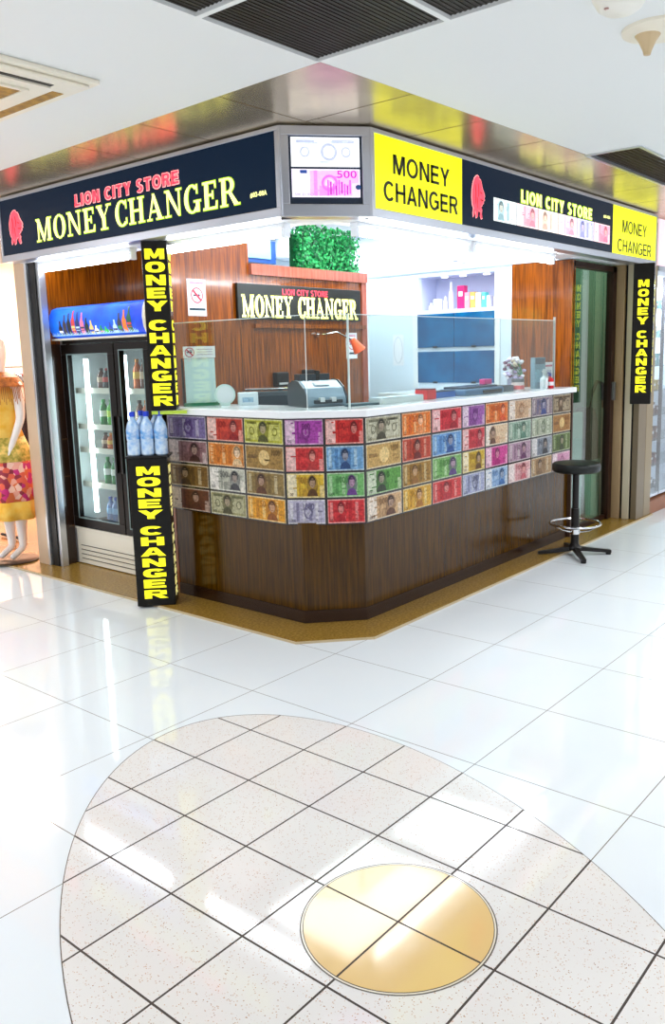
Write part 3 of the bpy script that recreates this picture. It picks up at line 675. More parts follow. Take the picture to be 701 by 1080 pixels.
for (x0,x1,z0,z1,lab) in ((2.0,2.155,1.81,2.045,'white prohibition notice taped to the wood left of the small sign'),(3.60,3.735,1.50,1.705,'white prohibition notice at the right edge of the wooden partition')):
    T=thing('notice',lab,'notice',((x0+x1)/2,YP+.01,z0))
    b=MB(); b.fbox(F,x0,x1,z0,z1,-.015,-.011,pw); b.build('paper',T)
    b=MB(); nosmoke(b,F,(x0+x1)/2,z0+(z1-z0)*.56,(x1-x0)*.33,-.010); b.flat([(x0+.01,z0+.035),(x1-.01,z0+.035),(x1-.01,z0+.05),(x0+.01,z0+.05)],F,-.010,nm((40,70,84))); b.flat([(x0+.02,z1-.03),(x1-.02,z1-.03),(x1-.02,z1-.018),(x0+.02,z1-.018)],F,-.010,nm((240,150,180))); b.build('print',T)
for x0,x1,z0,z1,lab in ((2.75,2.88,1.315,1.42,'small black wall box on the partition, left of the two'),(3.06,3.17,1.315,1.43,'small black wall box on the partition behind the counting machine')):
    T=thing('wall_box',lab,'box',((x0+x1)/2,YP,z0)); b=MB(); b.fbox(F,x0,x1,z0,z1,-.015,.035,BLACK); b.build('casing',T,bevel=.01)
    b=MB(); b.fbox(F,x0+.02,x1-.02,z0+.015,z0+.03,.035,.038,pm('grey_print',(.5,.5,.5),.5)); b.fbox(F,(x0+x1)/2-.01,(x0+x1)/2+.01,z0-.05,z0,-.01,.015,BLACK); b.build('outlet',T)
# orange lamp on swing arm
T=thing('swing_arm_lamp','orange lamp shade on a thin silver arm against the partition','lamp',(3.24,YP,1.69))
b=MB(); b.tube([(3.24,YP+.014,1.69),(3.24,2.12,1.69),(3.30,2.05,1.705),(3.42,2.0,1.64)],.006,CHROME); b.build('arm',T,smooth=True)
b=MB(); b.cyl((3.42,2.0,1.65),(3.47,1.97,1.56),.02,.05,pm('orange_shade',S(235,84,24),.3,emis=.35),16); b.build('shade',T,smooth=True)
b=MB(); b.cyl((3.24,YP+.015,1.69),(3.24,YP-.01,1.69),.02,m=CHROME); b.build('wall_mount',T)
# screens on the back wall
T=thing('monitor','blue framed screen hung high on the back wall','monitor',(3.8,3.4,2.4))
b=MB(); b.box(3.50,4.06,3.40,3.44,2.36,2.56,pm('blue_bezel',S(24,70,140),.3)); b.build('bezel',T,bevel=.005)
b=MB(); b.box(3.42,3.98,3.385,3.40,2.40,2.58,pm('pale_screen',S(120,178,222),.3,emis=.5)); b.build('screen',T)
b=MB(); b.box(3.6,3.9,3.44,3.5,2.4,2.5,BLACK); b.build('bracket',T)
T=thing('cabinet','white wall unit beside the blue framed screen','cabinet',(4.26,3.4,2.4)); b=MB(); b.box(4.08,4.44,3.28,3.5,2.41,2.62,pm('white_unit',(.75,.83,.92),.3)); b.build('body',T,bevel=.02); b=MB(); b.box(4.10,4.42,3.272,3.28,2.43,2.45,pm('vent_grey',(.4,.5,.6),.4)); b.build('louvre',T)
# artificial hedge
gr=[pm('leaf_%d'%i,c,.5) for i,c in enumerate((S(20,140,70),S(30,176,92),S(12,104,58),S(70,200,110)))]
b=MB(); b.box(3.28,3.98,2.46,2.50,.02,2.46,gr[2])
rs=random.Random(3)
for i in range(5200):
    if rs.random()<.75: x=rs.uniform(3.27,4.0); z=rs.uniform(2.08,2.53); y=rs.uniform(2.38,2.46)
    else: x=rs.uniform(3.86,4.02); z=rs.uniform(.9,2.2); y=rs.uniform(2.38,2.47)
    a=rs.uniform(0,2*PI); t=rs.uniform(-.6,.9); l=rs.uniform(.018,.035); w=l*.42
    d=Vector((math.cos(a),-abs(math.sin(t))*.8,math.sin(a))).normalized(); s_=d.cross(Vector((rs.uniform(-1,1),1,rs.uniform(-1,1)))).normalized()*w
    p=Vector((x,y,z)); b.add([p,p+d*l*.5+s_,p+d*l,p+d*l*.5-s_],[(0,1,2,3)],gr[rs.randrange(4)])
tag(b.build('artificial_hedge'),'green artificial hedge panel rising behind the wooden partition','plant')
# white curtain pole / folded door beside the hedge
b=MB(); b.box(4.05,4.08,2.36,2.44,0,2.05,WHITE); b.box(4.09,4.115,2.38,2.42,0,2.05,wallw); tag(b.build('door_leaf',bevel=.004),'narrow white door leaf standing open beside the hedge','door')

# ---- wall cabinet (X=4.7) ------------------------------------------------------
F=FL(4.7)
T=thing('wall_cabinet','white built-in cabinet with blue doors below a lit display shelf','cabinet',(4.7,1.88,1.2))
blue=pm('blue_door',S(0,96,146),.25,col2=S(0,76,124),vscale=7,coat=.2)
b=MB(); b.box(4.752,5.0,1.49,2.27,1.88,1.90,WHITE); b.box(4.99,5.0,1.49,2.27,1.9,2.19,pm('niche_lilac',(.62,.66,.88),.5)); b.box(4.752,4.99,1.48,1.49,1.88,2.20,MATS['niche_lilac']); b.box(4.752,4.99,2.27,2.28,1.88,2.20,MATS['niche_lilac']); b.box(4.752,5.0,1.49,2.27,2.19,2.2,MATS['niche_lilac'])
b.build('display_niche',T)
for (z0,z1) in ((1.575,1.868),(1.265,1.540)):
    for (y0,y1) in ((1.492,1.885),(1.892,2.275)):
        b=MB(); b.box(4.684,4.699,y0,y1,z0,z1,blue); d=b.build('door',T,bevel=.002); d['label']='blue door'
        b=MB(); b.box(4.672,4.684,(y0+y1)/2-.02,(y0+y1)/2+.02,z0-.006,z0+.012,BLACK); b.build('handle',d)
b=MB(); b.box(4.690,4.699,1.44,1.49,1.22,2.215,WHITE); b.box(4.690,4.699,2.278,2.33,1.22,2.215,WHITE); b.build('frame',T)
for y in (1.62,1.78,1.9):
    pass
for k,(y,wh) in enumerate(((1.66,'right'),(1.88,'middle'),(2.05,'left'))):
    b=MB(); b.cyl((4.85-.03*k,y,2.189),(4.85-.03*k,y,2.182),.03,m=pm('spot_face',(1,1,1),.5,emis=4)); tag(b.build('spot_light'),'small round downlight in the display niche, %s one'%wh,'light','downlights in the display niche')
# cosmetics on the display shelf
items=[(1.535,.05,.14,(230,236,250)),(1.60,.03,.10,(250,240,250)),(1.645,.035,.13,(96,206,196)),(1.70,.05,.13,(240,236,226)),(1.755,.05,.14,(238,170,90)),(1.81,.05,.14,(250,150,180)),(1.875,.07,.20,(216,30,110)),(1.99,.045,.24,(226,214,226)),(2.05,.04,.12,(244,238,236)),(2.13,.06,.10,(250,250,250)),(2.2,.05,.07,(246,240,246))]
names={0:'pale blue lidded jar at the right end of the display shelf',1:'slim white tube second from the right on the display shelf',2:'turquoise box on the display shelf',3:'cream carton beside the turquoise box on the display shelf',4:'orange carton on the display shelf',5:'pale pink carton on the display shelf',6:'tall magenta carton on the display shelf',7:'tall pale bottle left of the magenta carton',8:'short white bottle on the display shelf left of the tall pale bottle',9:'wide white box near the left end of the display shelf',10:'small white tub at the left end of the display shelf'}
for k,(y,w,h,col) in enumerate(items):
    T=thing('cosmetics_box' if k not in (0,7,8,10) else 'cosmetics_bottle',names[k],'cosmetics',(4.80,y,1.90),'toiletries on the display shelf')
    mt=pm('cosm_%d'%k,S(*col),.4)
    b=MB()
    if k in (0,7,8,10):
        b.lathe([(w*.5,0),(w*.5,h*.62),(w*.22,h*.72),(w*.22,h*.8)],(4.80,y,1.90),mt,12); b.build('body',T,smooth=True)
        b=MB(); b.cyl((4.80,y,1.90+h*.8),(4.80,y,1.90+h),w*.26,m=WHITE,n=12); b.build('cap',T,smooth=True)
    else:
        b.box(4.77,4.83,y-w/2,y+w/2,1.90,1.90+h,mt); b.build('carton',T,bevel=.002)
        b=MB(); b.box(4.768,4.77,y-w*.3,y+w*.3,1.90+h*.55,1.90+h*.75,pw); b.build('label_print',T)
# paper sheet on the white wall
b=MB(); F=FL(4.7); b.fbox(F,-2.56,-2.44,1.42,1.70,.001,.004,pw); b.ring(-2.5,1.56,.05,.12,.004,F,.005,nm((180,190,210)),20); tag(b.build('paper_sheet'),'white paper sheet on the pale wall left of the blue doors','paper')

# ================================================================== items on the counter
ZT=1.235
def rot2(x,y,a): return (x*math.cos(a)-y*math.sin(a), x*math.sin(a)+y*math.cos(a))
# banknote counting machine
T=thing('counting_machine','grey banknote counting machine on the counter corner','machine',(2.17,1.27,ZT),rz=math.radians(-22))
gm=pm('machine_grey',S(150,170,190),.25,coat=.4); gd=pm('machine_dark',S(34,42,54),.3)
Fm=Frame((0,0,0),(0,1,0),(0,0,1))      # a=y, b=z, n=+x
b=MB(); prof=[(-.14,0),(.12,0),(.13,.05),(.12,.13),(.05,.155),(-.03,.15),(-.10,.11),(-.14,.05)]
b.prism(prof,Fm,-.13,.13,gm); b.build('body',T,bevel=.012,world=False)
b=MB(); b.prism([(x*1.0,z*1.02) for x,z in prof],Fm,.13,.137,gd); b.prism(prof,Fm,-.137,-.13,gd); b.build('side_panel',T,world=False)
b=MB(); b.add([(-.05,-.085,.125),(.05,-.085,.125),(.05,-.04,.15),(-.05,-.04,.15)],[(0,1,2,3)],pm('lcd',S(150,170,186),.2)); b.build('display',T,world=False)
b=MB(); b.box(-.09,.09,-.165,-.135,.02,.04,gd)
for x in (-.045,.03): b.box(x-.014,x+.014,-.17,-.14,.03,.055,pw)
b.build('note_tray',T,world=False)
b=MB(); b.box(-.10,.10,.02,.10,.15,.19,gd); b.cyl((.02,.03,.15),(.02,.03,.21),.018,m=BLACK); b.build('feed_hopper',T,world=False)
# chair behind counter
T=thing('office_chair','black office chair with a chrome rim behind the glass screen','chair',(2.48,1.85,.014))
b=MB(); b.fbox(Frame((2.50,1.97,0),(.8,-.6,0)),-.20,.20,.85,1.30,-.03,.03,pm('chair_fabric',S(30,50,64),.5)); b.build('backrest',T,bevel=.03)
Fc=Frame((2.50,1.97,0),(.8,-.6,0)); b=MB(); b.tube([Fc.p(-.21,.9,.03),Fc.p(-.21,1.29,.03),Fc.p(-.19,1.315,.03),Fc.p(.19,1.315,.03),Fc.p(.21,1.29,.03),Fc.p(.21,.9,.03)],.008,CHROME); b.build('chrome_rim',T,smooth=True)
b=MB(); b.lathe([(.01,.50),(.21,.50),(.22,.53),(.21,.56),(.01,.56)],(2.42,1.74,0),BLACK,20); b.build('seat',T,smooth=True)
b=MB(); b.cyl((2.42,1.74,.08),(2.42,1.74,.50),.025,m=CHROME); b.build('column',T,smooth=True)
b=MB(); b.box(2.40,2.50,1.74,1.96,.5,.52,BLACK); b.box(2.46,2.50,1.94,1.96,.5,.9,BLACK); b.build('back_support',T)
for k in range(5):
    a=2*PI*k/5; b=MB(); b.tube([(2.42,1.74,.09),(2.42+.24*math.cos(a),1.74+.24*math.sin(a),.06)],.016,BLACK); b.ball((2.42+.24*math.cos(a),1.74+.24*math.sin(a),.042),.026,BLACK); b.build('leg',T)
# left items: white stack, notice, round clock/fan, carton
T=thing('acrylic_stand','white paper stand leaning at the left end of the counter behind the glass','stand',(1.93,2.02,ZT))
Fs=Frame((1.84,2.09,0),(.80,-.58,0)); b=MB(); b.fbox(Fs,.0,.19,ZT+.02,ZT+.30,-.012,.012,pm('frosted_white',S(216,234,240),.3)); b.build('sheet',T)
b=MB(); b.fbox(Fs,-.015,.205,ZT,ZT+.02,-.035,.035,pm('green_base',S(60,130,96),.4)); b.fbox(Fs,-.02,-.008,ZT,ZT+.30,-.012,.02,BLACK); b.build('base',T)
b=MB(); b.fbox(Fs,-.005,.195,ZT+.302,ZT+.375,.012,.020,pw); nosmoke(b,Fs,.035,ZT+.338,.030,.0208)
for k in range(3): b.fbox(Fs,.08,.18,ZT+.322+.016*k,ZT+.326+.016*k,.0200,.0206,nm((200,170,190)))
b.fbox(Fs,.02,.04,ZT+.28,ZT+.31,.010,.0125,pw)
tag(b.build('no_smoking_card'),'white no smoking card on top of the paper stand','sign')
T=thing('desk_clock','round white clock face beside the paper stand','clock',(1.98,1.88,ZT))
Fk=Frame((1.98,1.88,0),(.80,-.6,0)); b=MB(); b.cyl(Fk.p(0,ZT+.07,-.015),Fk.p(0,ZT+.07,.015),.065,m=pm('pale_plastic',S(214,230,226),.3),n=24); b.build('case',T,smooth=True); b=MB(); b.cyl(Fk.p(0,ZT+.07,.015),Fk.p(0,ZT+.07,.018),.053,m=pw,n=24); b.build('dial',T)
b=MB(); b.fbox(Fk,-.03,.03,ZT,ZT+.012,-.03,.03,MATS['pale_plastic']); b.build('foot',T)
T=thing('carton','small white carton on the counter right of the round clock','box',(2.05,1.76,ZT)); b=MB(); b.fbox(Frame((2.02,1.80,0),(.8,-.6,0)),0,.12,ZT,ZT+.08,-.04,.04,pm('carton_white',S(226,232,240),.5)); b.build('body',T,bevel=.003)
b=MB(); b.fbox(Frame((2.02,1.80,0),(.8,-.6,0)),.02,.09,ZT+.02,ZT+.05,.04,.042,nm((170,200,226))); b.build('label_print',T)
# middle items on an inner desk shelf
T=thing('side_desk','white low side desk along the cabinet wall','desk',(4.4,1.9,.014))
b=MB(); b.box(4.12,4.69,1.50,2.3,1.17,1.20,top); b.build('desktop',T,bevel=.004)
for x,y in ((4.15,1.54),(4.66,1.54),(4.15,2.27),(4.66,2.27)):
    b=MB(); b.box(x-.02,x+.02,y-.02,y+.02,.014,1.17,WHITE); b.build('leg',T)
def simplebox(name,label,cat,x0,x1,y0,y1,z0,z1,mat,part='lid',pmat=None,bev=.004):
    T=thing(name,label,cat,((x0+x1)/2,(y0+y1)/2,z0)); b=MB(); b.box(x0,x1,y0,y1,z0,z1,mat); b.build('body',T,bevel=bev)
    b=MB(); b.box(x0+.002,x1-.002,y0+.002,y1-.002,z1,z1+(z1-z0)*.12,pmat or mat); b.build(part,T); return T
simplebox('red_box','red box on the counter below the left blue doors','box',2.86,2.96,.93,1.03,ZT,ZT+.062,pm('red_plastic',S(220,30,40),.35),pmat=pm('dark_red',S(120,20,30),.4))
simplebox('stapler_case','blue box beside the red box on the counter','box',2.99,3.24,.96,1.06,ZT,ZT+.04,pm('blue_plastic',S(30,90,170),.3),pmat=BLACK)
T=thing('printer','flat dark blue printer lying on the counter in the middle','printer',(3.5,1.0,ZT)); b=MB(); b.prism([(3.27,.90),(3.80,.90),(3.80,1.12),(3.27,1.12)],WF,ZT,ZT+.045,pm('printer_body',S(70,110,150),.3)); b.build('body',T,bevel=.012)
b=MB(); b.box(3.30,3.76,.93,1.10,ZT+.045,ZT+.06,pm('printer_lid',S(24,42,66),.25)); b.build('lid',T,bevel=.006); b=MB(); b.box(3.50,3.75,.888,.902,ZT+.01,ZT+.03,BLACK); b.build('slot',T)
simplebox('pink_note_block','bright pink note block standing on the printer lid','stationery',3.70,3.80,1.0,1.05,ZT+.062,ZT+.095,pm('hot_pink',S(236,30,140),.5),pmat=pm('hot_pink2',S(250,90,170),.5))
simplebox('card_reader','small grey card reader right of the printer','machine',3.86,4.0,.93,1.05,ZT,ZT+.04,pm('reader_grey',S(70,84,96),.3),part='keypad',pmat=BLACK)
simplebox('paper_tray','low white tray behind the glass at the counter bend','tray',2.36,2.80,.92,1.02,ZT,ZT+.035,WHITE,part='rim',pmat=pm('tray_shadow',(.6,.7,.8),.4))
b=MB(); b.prism([(2.12,1.0),(2.40,.93),(2.5,1.0),(2.2,1.09)],WF,ZT,ZT+.014,pm('mat_dark',S(24,70,84),.5)); tag(b.build('rubber_mat',bevel=.003),'dark teal mat lying on the counter beside the white tray','mat')
# right end group
T=thing('sweet_jar','clear jar with a grey lid and pink contents on the counter','jar',(4.06,.93,ZT))
b=MB(); b.lathe([(.045,0),(.05,.01),(.05,.055),(.044,.065)],(4.06,.93,ZT),pm('jar_glass',S(240,214,214),.15,coat=.6),18); b.build('glass_body',T,smooth=True)
b=MB(); b.cyl((4.06,.93,ZT+.065),(4.06,.93,ZT+.088),.049,m=pm('grey_lid',S(110,110,116),.4),n=18); b.build('lid',T,smooth=True)
b=MB(); b.cyl((4.06,.93,ZT+.012),(4.06,.93,ZT+.04),.051,m=pm('pink_sweets',S(230,90,96),.4),n=18); b.build('contents',T,smooth=True)
T=thing('flower_bouquet','bouquet of white and purple flowers on the counter','flowers',(4.22,1.05,ZT))
b=MB(); b.lathe([(.04,0),(.055,.02),(.05,.09),(.04,.1)],(4.22,1.05,ZT),pm('vase_grey',S(150,150,176),.3),14); b.build('vase',T,smooth=True)
b=MB(); rs=random.Random(5); fl=[pm('petal_a',S(248,240,250),.6),pm('petal_b',S(196,176,216),.6),pm('petal_c',S(120,60,90),.6),pm('petal_d',S(232,214,190),.6)]
for i in range(60):
    a=rs.uniform(0,2*PI); r=rs.uniform(0,.10); z=ZT+.11+rs.uniform(0,.14)-r*.3; p=(4.22+r*math.cos(a),1.05+r*.7*math.sin(a),z)
    b.ball(p,(.018,.018,.013),fl[rs.choice((0,0,0,1,1,2,3))],6,4)
b.build('blooms',T)
b=MB()
for i in range(8): a=i*.8; b.tube([(4.25,.98,ZT+.08),(4.22+.06*math.cos(a),1.05+.04*math.sin(a),ZT+.2)],.003,gr[0],5)
b.build('stems',T)
T=thing('brochure_holder','blue grey acrylic brochure holder standing behind the bottles','holder',(4.40,.92,ZT)); b=MB(); Fh=Frame((4.33,.94,0),(.93,-.2,0)); b.fbox(Fh,0,.13,ZT,ZT+.24,-.03,.012,pm('acrylic_blue',S(130,160,176),.2)); b.build('holder',T,bevel=.003)
b=MB(); b.fbox(Fh,.01,.12,ZT+.19,ZT+.235,.012,.015,nm((86,104,120))); b.fbox(Fh,.01,.12,ZT+.05,ZT+.15,.012,.015,nm((150,196,214))); b.build('leaflets',T)
for k,(x,y,h,mt,capm,lab) in enumerate(((4.36,.865,.13,pm('bottle_white',(.85,.9,.95),.3),WHITE,'white pump bottle left of the red bottle'),(4.43,.85,.115,pm('bottle_red',S(206,16,36),.3),pm('cap_blue',S(30,50,140),.4),'red bottle with a blue cap at the right end of the counter'),(4.415,.885,.14,MATS.get('bottle_white'),WHITE,'white pump bottle directly behind the red bottle'))):
    mt=mt or MATS['bottle_white']
    T=thing('pump_bottle',lab,'bottle',(x,y,ZT),'bottles at the right end of the counter'); b=MB(); b.lathe([(.026,0),(.030,.01),(.030,h*.6),(.012,h*.75),(.012,h*.82)],(x,y,ZT),mt,14); b.build('body',T,smooth=True)
    b=MB(); b.cyl((x,y,ZT+h*.82),(x,y,ZT+h),.013,m=capm,n=12); b.box(x-.03,x,y-.006,y+.006,ZT+h,ZT+h+.01,capm); b.build('cap',T)
    b=MB(); b.lathe([(.0305,h*.2),(.0305,h*.45)],(x,y,ZT),pw,14); b.build('label_band',T,smooth=True)
T=thing('notice_board','white upright board with a pink print at the end of the counter','board',(4.55,.92,ZT)); Fh=Frame((4.46,.93,0),(1,-.05,0)); b=MB(); b.fbox(Fh,0,.19,ZT,ZT+.20,-.006,.006,WHITE); b.build('board',T,bevel=.002)
b=MB(); b.fbox(Fh,.02,.17,ZT+.165,ZT+.18,.006,.008,nm((220,120,140))); b.fbox(Fh,.05,.13,ZT+.05,ZT+.14,.006,.008,nm((214,220,240))); b.build('print',T)

# ================================================================== BLACK TEXT BOXES
FACES=[((-1,-1),),]
def textcolumn(name,label,p0,w,d,z0,z1,lett,btop=None,bbot=None,wl=.55,matl=None,ang=-45):
    """square box, front-left corner p0, front runs along ang degrees, text on all four sides"""
    u=Vector((math.cos(math.radians(ang)),math.sin(math.radians(ang)),0)); n=Vector((-u.y,u.x,0))   # n points back
    p0=Vector((*p0,0)); c=p0+u*w/2+n*d/2
    T=thing(name,label,'sign',(c.x,c.y,z0))
    pts=[p0,p0+u*w,p0+u*w+n*d,p0+n*d]
    b=MB(); b.prism([(p.x,p.y) for p in pts],WF,z0,z1,BLACKG); b.build('box_body',T,bevel=.004)
    for i in range(4):
        q=pts[i]; r=pts[(i+1)%4]; F=Frame(q,r-q); L=(r-q).length
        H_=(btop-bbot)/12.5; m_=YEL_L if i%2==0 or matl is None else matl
        for wd,t0,t1 in (('MONEY',btop,btop-5*H_),('CHANGER',btop-5.5*H_,bbot)):
            b=MB(); vtext(b,F,L/2,L*wl if i%2==0 else L*wl*.9,t0,t1,.0015,m_,wd); b.build('yellow_lettering',T)
    return T,pts
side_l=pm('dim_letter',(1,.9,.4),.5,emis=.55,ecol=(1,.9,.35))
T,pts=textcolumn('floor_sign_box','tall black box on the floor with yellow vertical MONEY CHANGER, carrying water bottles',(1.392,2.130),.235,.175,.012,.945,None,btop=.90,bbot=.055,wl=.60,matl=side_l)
u=Vector((.7071,-.7071,0)); n=Vector((.7071,.7071,0)); P=Vector((1.392,2.130,0))
b=MB(); F=Frame(P,u); 
b.prism([((P+u*a+n*c).x,(P+u*a+n*c).y) for a,c in ((-.012,-.008),(.25,-.008),(.25,.188),(-.012,.188))],WF,.945,.958,BLACK); b.build('top_tray',T,bevel=.003)
T,pts=textcolumn('hanging_sign_box','black column sign with yellow vertical MONEY CHANGER hanging above the floor box',(1.520,2.035),.150,.150,1.228,2.225,None,btop=2.185,bbot=1.25,wl=.76)
b=MB(); b.cyl((1.625,2.03,2.222),(1.625,2.03,2.24),.02,m=ALU); b.build('bracket',T)
b=MB(); Fq=Frame((1.52,2.035,0),u); b.fbox(Fq,.0,.21,1.205,1.226,-.02,-.005,pm('lime_ledge',S(190,220,70),.4)); b.build('lime_ledge',T)
T,pts=textcolumn('hanging_sign_box','black column sign with pale yellow vertical MONEY CHANGER by the right-hand pilaster',(5.37,.575),.165,.10,1.06,2.215,None,btop=2.09,bbot=1.15,wl=.52,ang=-73)
b=MB(); b.cyl((5.44,.50,2.215),(5.44,.50,2.225),.02,m=ALU); b.build('bracket',T)

# water bottles on the box
def bottle(name,label,cat,loc,group,r,h,body,cap,labm,capf=.12):
    T=thing(name,label,cat,loc,group); x,y,z=0,0,0
    b=MB(); b.lathe([(r*.8,0),(r,.008),(r,h*.30),(r*.93,h*.33),(r,h*.36),(r,h*.62),(r*.8,h*.74),(r*.36,h*.86),(r*.36,h*.90)],(0,0,0),body,14); b.build('body',T,smooth=True,world=False)
    b=MB(); b.cyl((0,0,h*.89),(0,0,h),r*.45,m=cap,n=12); b.build('cap',T,smooth=True,world=False)
    b=MB(); b.lathe([(r*1.02,h*.38),(r*1.02,h*.60)],(0,0,0),labm,14); b.build('label_band',T,smooth=True,world=False)
    return T
wb=pm('water_bottle_plastic',S(150,190,235),.12,coat=.6,col2=S(220,236,250),vscale=25); capb=pm('blue_cap',S(24,60,200),.35); lab_b=pm('water_label',S(60,150,220),.4,col2=S(225,236,250),vscale=30)
P=Vector((1.392,2.130,0)); nb=0
w0=None
for k,(a,c,lab) in enumerate(((.036,.045,'blue capped water bottle at the left front on the floor box'),(.119,.045,'blue capped water bottle in the middle of the front row on the floor box'),(.202,.045,'blue capped water bottle at the right front on the floor box'),(.078,.130,'water bottle in the back row on the floor box, left one'),(.162,.130,'water bottle in the back row on the floor box, right one'))):
    q=P+u*a+n*c; loc=(q.x,q.y,.958)
    if w0 is None: w0=bottle('water_bottle',lab,'bottle',loc,'water bottles on the floor box',.040,.268,wb,capb,lab_b)
    else: dup(w0,loc,0,lab)

# ================================================================== DRINKS COOLER
T=thing('drinks_cooler','black two-door drinks cooler with a blue lit header','fridge',(2.15,2.96,.014))
cb=pm('cooler_black',S(20,12,8),.3,spec=.2); cwht=pm('cooler_white',S(236,230,214),.3); cin=pm('cooler_inside',(.78,.86,.86),.4)
y0,y1,x0,x1=2.45,3.485,1.85,2.43
b=MB()
b.box(x1-.03,x1,y0,y1,.02,1.70,cb); b.box(x0+.03,x1,y0,y0+.02,.02,1.70,cb); b.box(x0+.03,x1,y1-.02,y1,.02,1.70,cb); b.box(x0+.0,x1,y0,y1,1.66,1.70,cb); b.box(x0+.03,x1,y0+.02,y1-.02,.30,.33,cb)
b.box(x0-.004,x0+.03,y1-.018,y1+.004,.02,1.69,ALU)
b.build('body',T)
b=MB(); b.box(x1-.05,x1-.03,y0+.02,y1-.02,.33,1.66,cin); b.box(x0+.06,x1-.05,y0+.02,y0+.03,.33,1.66,cin); b.box(x0+.06,x1-.05,y1-.03,y1-.02,.33,1.66,cin); b.build('lining',T)
b=MB(); b.box(x0,x1-.03,y0,y1,.02,.298,cwht)
for k in range(4): b.box(x0-.004,x0,y0+.03,y1-.06,.055+.034*k,.061+.034*k,pm('slot_dark',S(70,60,50),.5))
b.box(x0-.006,x0+.0,y0,y1,.285,.300,cwht)
b.build('base_grille',T,bevel=.004)
for (a0,a1,hy) in ((2.835,3.475,2.87),(2.455,2.825,2.80)):
    b=MB(); F=FL(x0); edge_frame(b,F,-a1,-a0,.305,1.655,-.03,.012,.075 if a1>3 else .055,cb); d=b.build('door',T,bevel=.003)
    e=.075 if a1>3 else .055
    b=MB(); b.fbox(F,-a1+e,-a0-e,.305+e,1.655-e,-.012,-.006,GLASSC); g_=b.build('door_glass',d)
    b=MB(); b.fbox(F,-hy-.010,-hy+.010,.75,1.15,.014,.03,pm('dark_handle',S(14,10,8),.2)); b.build('handle',d,bevel=.003)
    b=MB(); edge_frame(b,F,-a1+e-.008,-a0-e+.008,.297+e,1.663-e,.010,.0135,.008,pm('gasket_grey',S(120,140,140),.3)); b.build('gasket',d)
shz=[.36,.63,.89,1.065,1.33]
for k,z in enumerate(shz[1:]):
    b=MB(); b.box(x0+.08,x1-.06,y0+.035,y1-.035,z-.018,z-.010,cwht); b.box(x0+.07,x0+.08,y0+.035,y1-.035,z-.030,z+.010,cwht); b.build('shelf',T)
b=MB(); b.cyl((x0+.060,3.275,.42),(x0+.060,3.275,1.55),.017,m=TUBEC,n=10); b.build('lamp_tube',T)['label']='glowing vertical tube inside the left door'
b=MB(); b.cyl((x0+.06,2.80,1.0),(x0+.06,2.80,1.57),.010,m=TUBEC,n=10); b.build('lamp_tube',T)
# header
hp=[(1.95,1.925),(1.85,1.922),(1.805,1.905),(1.785,1.865),(1.778,1.81),(1.785,1.755),(1.805,1.715),(1.85,1.70),(1.95,1.698)]
Fh=Frame((0,0,0),(1,0,0),(0,0,1))      # n = -y
hb=pm('header_blue',S(10,60,200),.3,emis=.5,col2=S(30,110,230),vscale=4)
b=MB(); b.prism(hp,Fh,-3.52,-2.40,hb); H=b.build('header',T,smooth=True); H['label']='blue curved header with drink pictures'
b=MB()
for yy in (3.52,2.378): b.prism([(1.87+(x-1.87)*1.08,1.81+(z-1.81)*1.10) for x,z in hp],Fh,-yy-.022,-yy,cwht)
b.box(1.79,1.95,2.40,3.54,1.685,1.699,cwht)
b.build('end_cap',H)
def hdr(y,s):   # s: height 0..1 on the front curve
    q=hp[2:7][::-1]; t=s*(len(q)-1); i=min(int(t),len(q)-2); f=t-i
    return Vector((q[i][0]*(1-f)+q[i+1][0]*f-.003, y, q[i][1]*(1-f)+q[i+1][1]*f))
b=MB()
cols=[(40,30,36),(60,50,60),(30,30,34),(200,60,60),(36,50,110),(220,120,150),(26,40,30),(240,200,120),(250,250,250),(30,140,80),(50,190,80),(40,70,170),(190,220,240),(60,60,70),(230,120,40),(30,90,60)]
for k in range(16):
    yc=3.36-.054*k; col=nm(cols[k],.5); hh=.55+.28*math.sin(k*.5)+.05*(k%2); w=.023
    S0=[(t/10,1 if t<7 else (.55 if t==7 else .36)) for t in range(11)]
    vs=[]
    for s_,ww in S0: vs += [hdr(yc+w*ww,s_*hh),hdr(yc-w*ww,s_*hh)]
    b.add(vs,[(2*i,2*i+1,2*i+3,2*i+2) for i in range(len(S0)-1)],col)
    vs=[hdr(yc+w*.95,hh*.25)-Vector((.001,0,0)),hdr(yc-w*.95,hh*.25)-Vector((.001,0,0)),hdr(yc-w*.95,hh*.42)-Vector((.001,0,0)),hdr(yc+w*.95,hh*.42)-Vector((.001,0,0))]
    b.add(vs,[(0,1,2,3)],nm(cols[(k*5+8)%16],.5))
for k in range(60):
    yc=3.49-.017*k; h2=.10+.12*((k*37)%10)/10
    b.add([hdr(yc+.008,0.0)-Vector((.0012,0,0)),hdr(yc-.008,0.0)-Vector((.0012,0,0)),hdr(yc-.002,h2)-Vector((.0012,0,0))],[(0,1,2)],nm((170,214,245),.5))
b.build('header_print',H)
